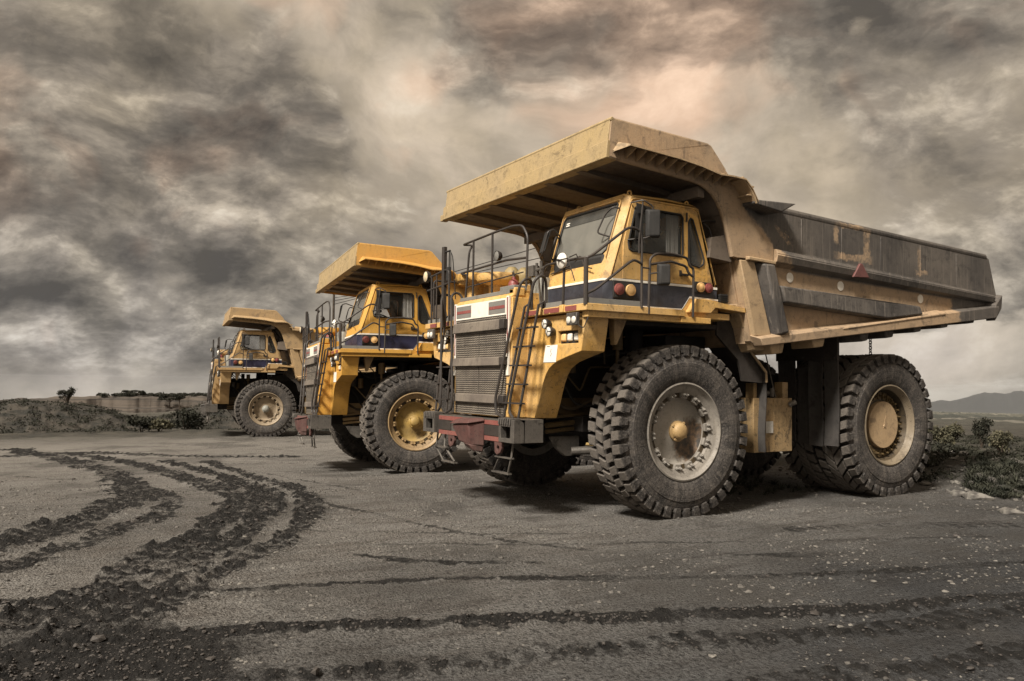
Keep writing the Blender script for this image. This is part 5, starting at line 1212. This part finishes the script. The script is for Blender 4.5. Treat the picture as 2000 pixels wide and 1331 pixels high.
# ------------------------------------------------------------ plants
def mat_leaf(name, a, b):
    m, t, p, vec, out = newmat(name)
    t.put(p.inputs['Base Color'], t.mix(t.ramp(t.noise(vec, 2.6, 6, .7), [(.35, 0.), (.68, 1.)]), a, b)); p.inputs['Roughness'].default_value = .75; p.inputs['Specular IOR Level'].default_value = .2
    return m
M['leaf'] = mat_leaf('dull_green_leaves', (.012, .013, .009), (.042, .041, .029))
M['leaf2'] = mat_leaf('yellow_green_leaves', (.04, .04, .026), (.125, .112, .07))
M['grass'] = mat_leaf('dark_grass_blades', (.014, .017, .013), (.062, .062, .044))
M['bark'] = mat_leaf('dark_bark', (.03, .024, .018), (.08, .06, .045))
def leaves(name, blobs, n, size, mat, parent=None):
    """leaf-sized faces spread through blobs (x, y, z, rx, ry, rz)"""
    B = np.array(blobs); w_ = B[:, 3] * B[:, 4] * B[:, 5]; idx = rng.choice(len(B), n, p=w_ / w_.sum())
    u = rng.normal(size=(n, 3)); u /= np.linalg.norm(u, axis=1, keepdims=True); rr = rng.uniform(.25, 1.05, (n, 1)) ** .6
    P = B[idx, :3] + u * rr * B[idx, 3:6] * (1 + .25 * rng.normal(size=(n, 1)) * .6)
    a = rng.normal(size=(n, 3)); a /= np.linalg.norm(a, axis=1, keepdims=True); b = np.cross(a, rng.normal(size=(n, 3))); b /= np.linalg.norm(b, axis=1, keepdims=True)
    s = (size * rng.uniform(.5, 1.4, n))[:, None]
    V = np.stack([P - a * s, P + b * s * .45, P + a * s, P - b * s * .45], 1).reshape(-1, 3)
    me = bpy.data.meshes.new(name); me.from_pydata(V.tolist(), [], (np.arange(n)[:, None] * 4 + np.arange(4)).tolist()); me.materials.append(mat)
    o = bpy.data.objects.new(name, me); COL.objects.link(o)
    if parent is not None: o.parent = parent
    return o
def at_az(az, d): return CX + d * math.cos(R_(az)), CY + d * math.sin(R_(az))
def gz(x, y): return float(surf(np.array([float(x)]), np.array([float(y)]))[0][0])

def blades(name, tufts, mat, label):
    V, F = [], []
    for (x, y, z, hgt, sp, n) in tufts:
        for k in range(n):
            a = random.uniform(0, 6.28); r0 = random.uniform(0, sp * .35); bx, by = x + r0 * math.cos(a), y + r0 * math.sin(a)
            h_ = hgt * random.uniform(.5, 1.1); ln = sp * random.uniform(.3, 1.); wd = .006 + .008 * random.random()
            px_, py_ = -math.sin(a) * wd, math.cos(a) * wd; b = len(V)
            for q, (o_, zz, ww) in enumerate(((0, 0, 1), (.35, .6, .8), (1., 1., .15))):
                cx_, cy_ = bx + math.cos(a) * ln * o_ * o_, by + math.sin(a) * ln * o_ * o_
                V += [(cx_ - px_ * ww, cy_ - py_ * ww, z + h_ * zz - .02), (cx_ + px_ * ww, cy_ + py_ * ww, z + h_ * zz - .02)]
            F += [(b, b + 1, b + 3, b + 2), (b + 2, b + 3, b + 5, b + 4)]
    me = bpy.data.meshes.new(name); me.from_pydata(V, [], F); me.materials.append(mat)
    o = bpy.data.objects.new(name, me); COL.objects.link(o); o['kind'] = 'stuff'; o['label'] = label
    return o
tf = []
for k in range(430):
    az = random.uniform(-158, -150.6); d = random.uniform(17.6, 21.5)
    if d < 18.6 and az > -151.2: continue
    x, y = at_az(az, d)
    if abs(y - 2.1) < .7 and x > -7: continue
    hgt = .10 + .24 * max(0, float(fbm(np.array([x * .8]), np.array([y * .8]), 3, 88)[0]) - .28)
    tf.append((x, y, gz(x, y), hgt * random.uniform(.7, 1.3), .22, 26))
for k in range(220):
    az = random.uniform(-158, -149.3); d = random.uniform(23, 40); x, y = at_az(az, d); tf.append((x, y, gz(x, y), random.uniform(.06, .2), .2, 12))
for k in range(120):
    x, y = random.uniform(-5, -2.2), random.uniform(-2.2, 1.2)
    tf.append((x, y, gz(x, y), random.uniform(.06, .2), .15, 12))
blades('weeds', tf, M['grass'], 'rank dark weeds on the bank behind the nearest truck')

# ground cover on the rough land, right and left
bl = []
for k in range(420):
    az = random.uniform(-159, -147); d = random.uniform(19, 48); x, y = at_az(az, d); s = random.uniform(.06, .24); bl.append((x, y, gz(x, y) + s * .2, s * 1.4, s * 1.4, s * .6))
for k in range(60):
    x, y = random.uniform(-12, -7.4), random.uniform(-2, 1.4); s = random.uniform(.08, .25); bl.append((x, y, gz(x, y) + s * .2, s, s, s * .6))
gc = leaves('ground_cover', bl, 30000, .045, M['leaf'])
tag(gc, 'low dark scrub covering the rough ground on the right', None, kind='stuff')

def bush(name, x, y, w_, h_, mat, label, n=1600, z=None, size=.05, group=None):
    z = gz(x, y) if z is None else z
    t_ = thing(name, label, 'bush', (x, y, z), group=group)
    bb = [(random.uniform(-.3, .3) * w_, random.uniform(-.3, .3) * w_, h_ * random.uniform(.35, .8), w_ * random.uniform(.18, .32), w_ * random.uniform(.18, .32), h_ * random.uniform(.14, .28)) for k in range(9)]
    leaves('foliage', bb, n, size, mat, t_)
    s = MB()
    for q in bb[:5]: s.tube([(0, 0, -.05), (q[0] * .4, q[1] * .4, q[2] * .5), (q[0], q[1], q[2])], [.03 * h_, .02 * h_, .008 * h_], 5)
    s.build('stem', M['bark'], t_)
    return t_
x, y = at_az(-149.65, 31); bush('bush', x, y, 1.0, .85, M['leaf2'], 'pale yellow green bush right beside the rear tyre of the nearest truck', 2600, size=.055)
x, y = at_az(-151.45, 30); bush('young_tree', x, y, .6, 1.0, M['leaf'], 'small upright sapling left of the other sapling on the right edge', 1300, size=.045)['category'] = 'tree'
x, y = at_az(-152.4, 27); bush('young_tree', x, y, .65, .9, M['leaf2'], 'small pale sapling nearest the right edge of the photo', 1100, size=.045)['category'] = 'tree'
for az, d, s, lab in ((-150.2, 17.6, .22, 'flat grey stone on the bank, the left one of three near the rear tyre'), (-151.1, 17.3, .27, 'cracked flat grey stone in the middle of three below the weeds'), (-152.9, 15.6, .20, 'small grey stone at the right edge below the weeds')):
    x, y = at_az(az, d); rk = lumps('rock', [(0, 0, 0, s)], M['stone'], None, flat=.5); rk.location = (x, y, gz(x, y) + s * .15)
    tag(rk, lab, 'rock')

# berm along the far side of the yard
def ridge(name, azs, d_in, d_out, top, mat, label, kind='structure', nz=40, na_=260, rough=.3, seed=3, fr=.5):
    A = np.linspace(azs[0], azs[-1], na_); Tq = np.linspace(0, 1, nz); AA_, TT = np.meshgrid(A, Tq)
    D = d_in + (d_out - d_in) * TT + (fbm(AA_ * 1.3, TT * 0 + 1., 3, seed) - .5) * (d_out - d_in) * .07
    x = CX + D * np.cos(np.radians(AA_)); y = CY + D * np.sin(np.radians(AA_))
    zt = np.interp(AA_, *top) if azs[0] < azs[-1] else np.interp(AA_, top[0], top[1])
    zb = base_z(x, y)
    prof = sm(0, .42, TT) * sm(1.05, .6, TT)
    nse = (fbm(x * fr, y * fr, 5, seed + 9) - .5) * rough + (fbm(x * fr * 5, y * fr * 5, 4, seed + 4) - .5) * rough * .35
    z = zb - .12 * (1 - prof) + (zt - zb) * prof + nse * sm(0, .2, TT)
    me = bpy.data.meshes.new(name); V = np.stack([x, y, z], -1).reshape(-1, 3)
    F = [(i * na_ + j, i * na_ + j + 1, (i + 1) * na_ + j + 1, (i + 1) * na_ + j) for i in range(nz - 1) for j in range(na_ - 1)]
    me.from_pydata(V.tolist(), [], F); me.polygons.foreach_set('use_smooth', [True] * len(F)); me.materials.append(mat)
    o = bpy.data.objects.new(name, me); COL.objects.link(o)
    if kind: o['kind'] = kind
    o['label'] = label
    return o, V
m, t, p, vec, out = newmat('scrubby_spoil')
n_ = t.noise(vec, .9, 8, .7, .4)
t.put(p.inputs['Base Color'], t.mix(t.ramp(n_, [(.42, 0.), (.60, 1.)]), (.014, .0135, .010), (.052, .044, .034))); p.inputs['Roughness'].default_value = .95
bumpit(t, p, t.noise(vec, 5, 7, .7), .9, .15)
M['spoil'] = m
slope = lambda py, pxx: -(py - (735.1 + (pxx - 73) * .01062)) / 1549.3
tops = ([-108, -101.5, -100.2, -99, -97.6, -96, -95, -94.2, -93.4, -92.5, -91.6, -90.6, -89.6, -88.6, -88, -80, -60],
        [-.3, .35, .5, .1, -.5, -.7, -.5, -.05, .20, .36, .46, .52, .58, .46, .30, .7, 1.0])
tops_ = (tops[0], tops[1])
berm, BV = ridge('berm', (-108, -60), 45.5, 62, tops_, M['spoil'], 'long overgrown spoil bank along the far side of the yard', nz=60, na_=700, rough=.5, fr=.6)
BVk = BV.reshape(60, 700, 3)[4:40]
sel = BVk.reshape(-1, 3); pick = rng.choice(len(sel), 2600)
bl = [(sel[k][0], sel[k][1], sel[k][2] + .02, s * 1.5, s * 1.5, s * .7) for k, s in zip(pick, rng.uniform(.06, .26, len(pick)))]
lv = leaves('scrub', bl, 60000, .06, M['leaf'])
tag(lv, 'low bushes and weeds growing over the spoil bank', None, kind='stuff')
# quarry face beyond it
m, t, p, vec, out = newmat('layered_quarry_face')
zz_ = t.sep(vec)[2]
bandn = t.noise(t.comb(t.m('MULTIPLY', t.sep(vec)[0], .03), t.m('MULTIPLY', t.sep(vec)[1], .03), t.m('MULTIPLY', zz_, 1.9)), 1.6, 6, .6)
t.put(p.inputs['Base Color'], t.mix(t.ramp(bandn, [(.40, 0.), (.60, 1.)]), (.032, .027, .022), (.078, .062, .048))); p.inputs['Roughness'].default_value = .95
bumpit(t, p, t.noise(vec, 1.2, 6, .7), .8, .3)
M['face'] = m
A = np.linspace(-112, -84, 340); rows = [(-9., 0, 0), (-5.0, 1, 1), (-3.3, 3.0, 1), (-3.1, 5.0, 1), (-1.6, 7.0, 1), (-1.2, 12, 1), (-3, 40, 0)]
V = []
for zq, dd_, _w in rows:
    jag = (fbm(A * .8, A * 0 + 2., 3, 77) - .5) * 5.; d = 148 + dd_ + jag
    z = zq + (fbm(A * 2.1, A * 0 + 3, 3, 79) - .5) * .5 * _w - np.clip((-93.8 - A) * -1, 0, 9) * .12
    V += [(CX + d[k] * math.cos(R_(A[k])), CY + d[k] * math.sin(R_(A[k])), z[k]) for k in range(len(A))]
nA = len(A); me = bpy.data.meshes.new('quarry_face')
me.from_pydata(V, [], [(i * nA + j, i * nA + j + 1, (i + 1) * nA + j + 1, (i + 1) * nA + j) for i in range(len(rows) - 1) for j in range(nA - 1)])
me.materials.append(M['face']); qf = bpy.data.objects.new('quarry_face', me); COL.objects.link(qf); qf['kind'] = 'structure'; qf['label'] = 'brown stepped quarry face beyond the spoil bank'
bl = []
for k in range(260):
    az = random.uniform(-104, -93.5); d = random.uniform(157, 166); x, y = at_az(az, d); s = random.uniform(.12, .5); bl.append((x, y, -1.25 + s * .3, s * 1.6, s * 1.6, s * .7))
lv = leaves('hedge_line', bl, 9000, .22, M['leaf']); tag(lv, 'thin line of scrub along the top of the quarry face', None, kind='stuff')

def tree(az, d, ztop, wid, hgt, label, mat, flat_=True, group=None):
    x, y = at_az(az, d); zb = ztop - hgt
    t_ = thing('tree', label, 'tree', (x, y, zb), group=group)
    s = MB(); s.tube([(0, 0, -1.5), (.02 * hgt, 0, hgt * .3), (-.02 * hgt, 0, hgt * .6)], [.05 * hgt, .035 * hgt, .02 * hgt], 8)
    bb = []
    for k in range(13):
        a = random.uniform(0, 6.28); rr_ = wid * .5 * random.uniform(.15, 1.); q = (rr_ * math.cos(a), rr_ * math.sin(a), hgt * random.uniform(.62, .95) - rr_ * .15)
        s.tube([(0, 0, hgt * random.uniform(.3, .5)), (q[0] * .5, q[1] * .5, q[2] * .85), q], [.022 * hgt, .014 * hgt, .006 * hgt], 5)
        bb.append((q[0], q[1], q[2], wid * random.uniform(.09, .20), wid * random.uniform(.09, .20), hgt * random.uniform(.05, .10)))
    s.build('trunk', M['bark'], t_); leaves('crown', bb, 1500, wid * .045, mat, t_)
    return t_
tree(-91.65, 100, 1.0, 1.9, 3.2, 'small flat crowned tree standing alone above the spoil bank', M['leaf'])
tree(-95.45, 158, .05, 3.6, 2.2, 'rounded dark tree on the quarry skyline right of the lone flat crowned tree', M['leaf'])
tree(-97.6, 152, -.6, 3.6, 2.4, 'wide low tree on the quarry skyline, left of the one beside the farthest truck', M['leaf'])
tree(-98.2, 150, -.5, 3.0, 2.2, 'dark tree on the quarry skyline closest to the farthest truck', M['leaf'])
for az, s, lab in ((-95.9, .9, 'dark green bush low at the left foot of the spoil bank gap'), (-97.0, .8, 'pale green bush in the gap of the spoil bank'), (-98.6, 1.3, 'large rounded bush at the foot of the bank beside the farthest truck')):
    x, y = at_az(az, 46.2); bush('bush', x, y, s * 1.7, s * 1.0, M['leaf2'] if s == .8 else M['leaf'], lab, 1500, size=.08)

# distant hills
m, t, p, vec, out = newmat('bare_hills')
t.put(p.inputs['Base Color'], t.mix(t.noise(vec, .002, 7, .65), (.022, .025, .027), (.055, .056, .055))); p.inputs['Roughness'].default_value = 1.
M['hill'] = m
def hills(name, d0_, d1_, prof, zb, label, seed):
    A = np.linspace(-182, -138, 420); nzr = 26; V = []
    for i_ in range(nzr):
        tt = i_ / (nzr - 1); d = d0_ + (d1_ - d0_) * tt; f_ = math.sin(min(1, tt * 2) * math.pi / 2) ** 1.3 if tt <= .5 else math.cos((tt - .5) * math.pi)
        zt = np.interp(A, prof[0], prof[1]); rg_ = 1 - np.abs(fbm(A * 1.6, A * 0 + tt * 3, 5, seed) - .5) * 2
        z = zb + (zt - zb) * f_ * (.80 + .20 * rg_) 
        V += [(CX + d * math.cos(R_(a_)), CY + d * math.sin(R_(a_)), z_) for a_, z_ in zip(A, z)]
    nA = len(A); me = bpy.data.meshes.new(name)
    F = [(i * nA + j, i * nA + j + 1, (i + 1) * nA + j + 1, (i + 1) * nA + j) for i in range(nzr - 1) for j in range(nA - 1)]
    me.from_pydata(V, [], F); me.polygons.foreach_set('use_smooth', [True] * len(F)); me.materials.append(M['hill'])
    o = bpy.data.objects.new(name, me); COL.objects.link(o); o['kind'] = 'structure'; o['label'] = label
    return o
hp = ([-182, -175, -168, -160, -156, -153.7, -152.7, -152.1, -151.6, -151.2, -150.6, -150.2, -149.75, -149.3, -148, -144, -138], [-40, 20, -60, 40, 10, -20, -62, -56, -55, -76, -108, -128, -148, -138, -165, -190, -225])
hills('hills', 7200, 10500, hp, -235, 'blue grey mountain range on the right horizon', 91)

# overhead wires far behind the trucks
m, t, p, vec, out = newmat('wire'); p.inputs['Base Color'].default_value = (.03, .028, .026, 1); M['wire'] = m
def wire(a, b, sag, label):
    A_, B_ = Vector(a), Vector(b); pts = [A_.lerp(B_, k / 24) + Vector((0, 0, -sag * 4 * (k / 24) * (1 - k / 24))) for k in range(25)]
    s = MB(); s.tube(pts, .028, 5); o = s.build('overhead_wire', M['wire'], None); tag(o, label, 'wire', None)
    return o
def pole(x, y, z0, arms, label):
    z0 = float(z0)
    t_ = thing('utility_pole', label, 'utility pole', (x, y, z0))
    s = MB(); s.tube([(0, 0, -.4), (0, 0, max(arms) - z0 + .35)], [.13, .09], 10); s.build('post', M['bark'], t_)
    for za in arms:
        s = MB(); s.lathe([(0, -.12), (.05, -.10), (.07, -.02), (.03, .03), (0, .03)], (0, 0, za - z0 + .02), 'Z', 10); s.build('insulator', M['white2'], t_)
    return t_
wire((-18.0, -18.12, 9.78), (-12.49, -52.92, 8.68), .15, 'middle thick overhead wire passing behind the hood rail')
wire((-18.0, -18.12, 8.94), (-12.49, -52.92, 8.94), .15, 'lowest overhead wire passing just above the yellow air cleaners')
wire((-18.0, -18.12, 10.79), (-12.49, -52.92, 8.38), .15, 'highest and thinnest overhead wire passing behind the hood rail')
pole(-18.0, -18.12, base_z(-18.0, -18.12) * 1.0, [8.94, 9.78, 10.79], 'wooden utility pole behind the nearest truck, carrying the near ends of three wires')
pole(-12.49, -52.92, base_z(-12.49, -52.92) * 1.0, [8.38, 8.68, 8.94], 'wooden utility pole behind the middle truck, carrying the far ends of three wires')


if HAZE:
    hm = bpy.data.materials.new('thin_haze'); hm.use_nodes = True; ht = NT(hm.node_tree); ht.n.clear()
    ho = ht.new('ShaderNodeOutputMaterial'); hv = ht.new('ShaderNodeVolumePrincipled'); hv.inputs['Color'].default_value = (.80, .82, .84, 1); hv.inputs['Density'].default_value = 1.5e-5
    hv.inputs['Anisotropy'].default_value = .0
    ht.l.new(hv.outputs[0], ho.inputs['Volume'])
    hb = MB(); hb.box(CX - 11500, CX + 11500, CY - 11500, CY + 11500, -520, 16); o = hb.build('haze', hm, None); o['kind'] = 'stuff'; o['label'] = 'thin pale haze in front of the distant hills'
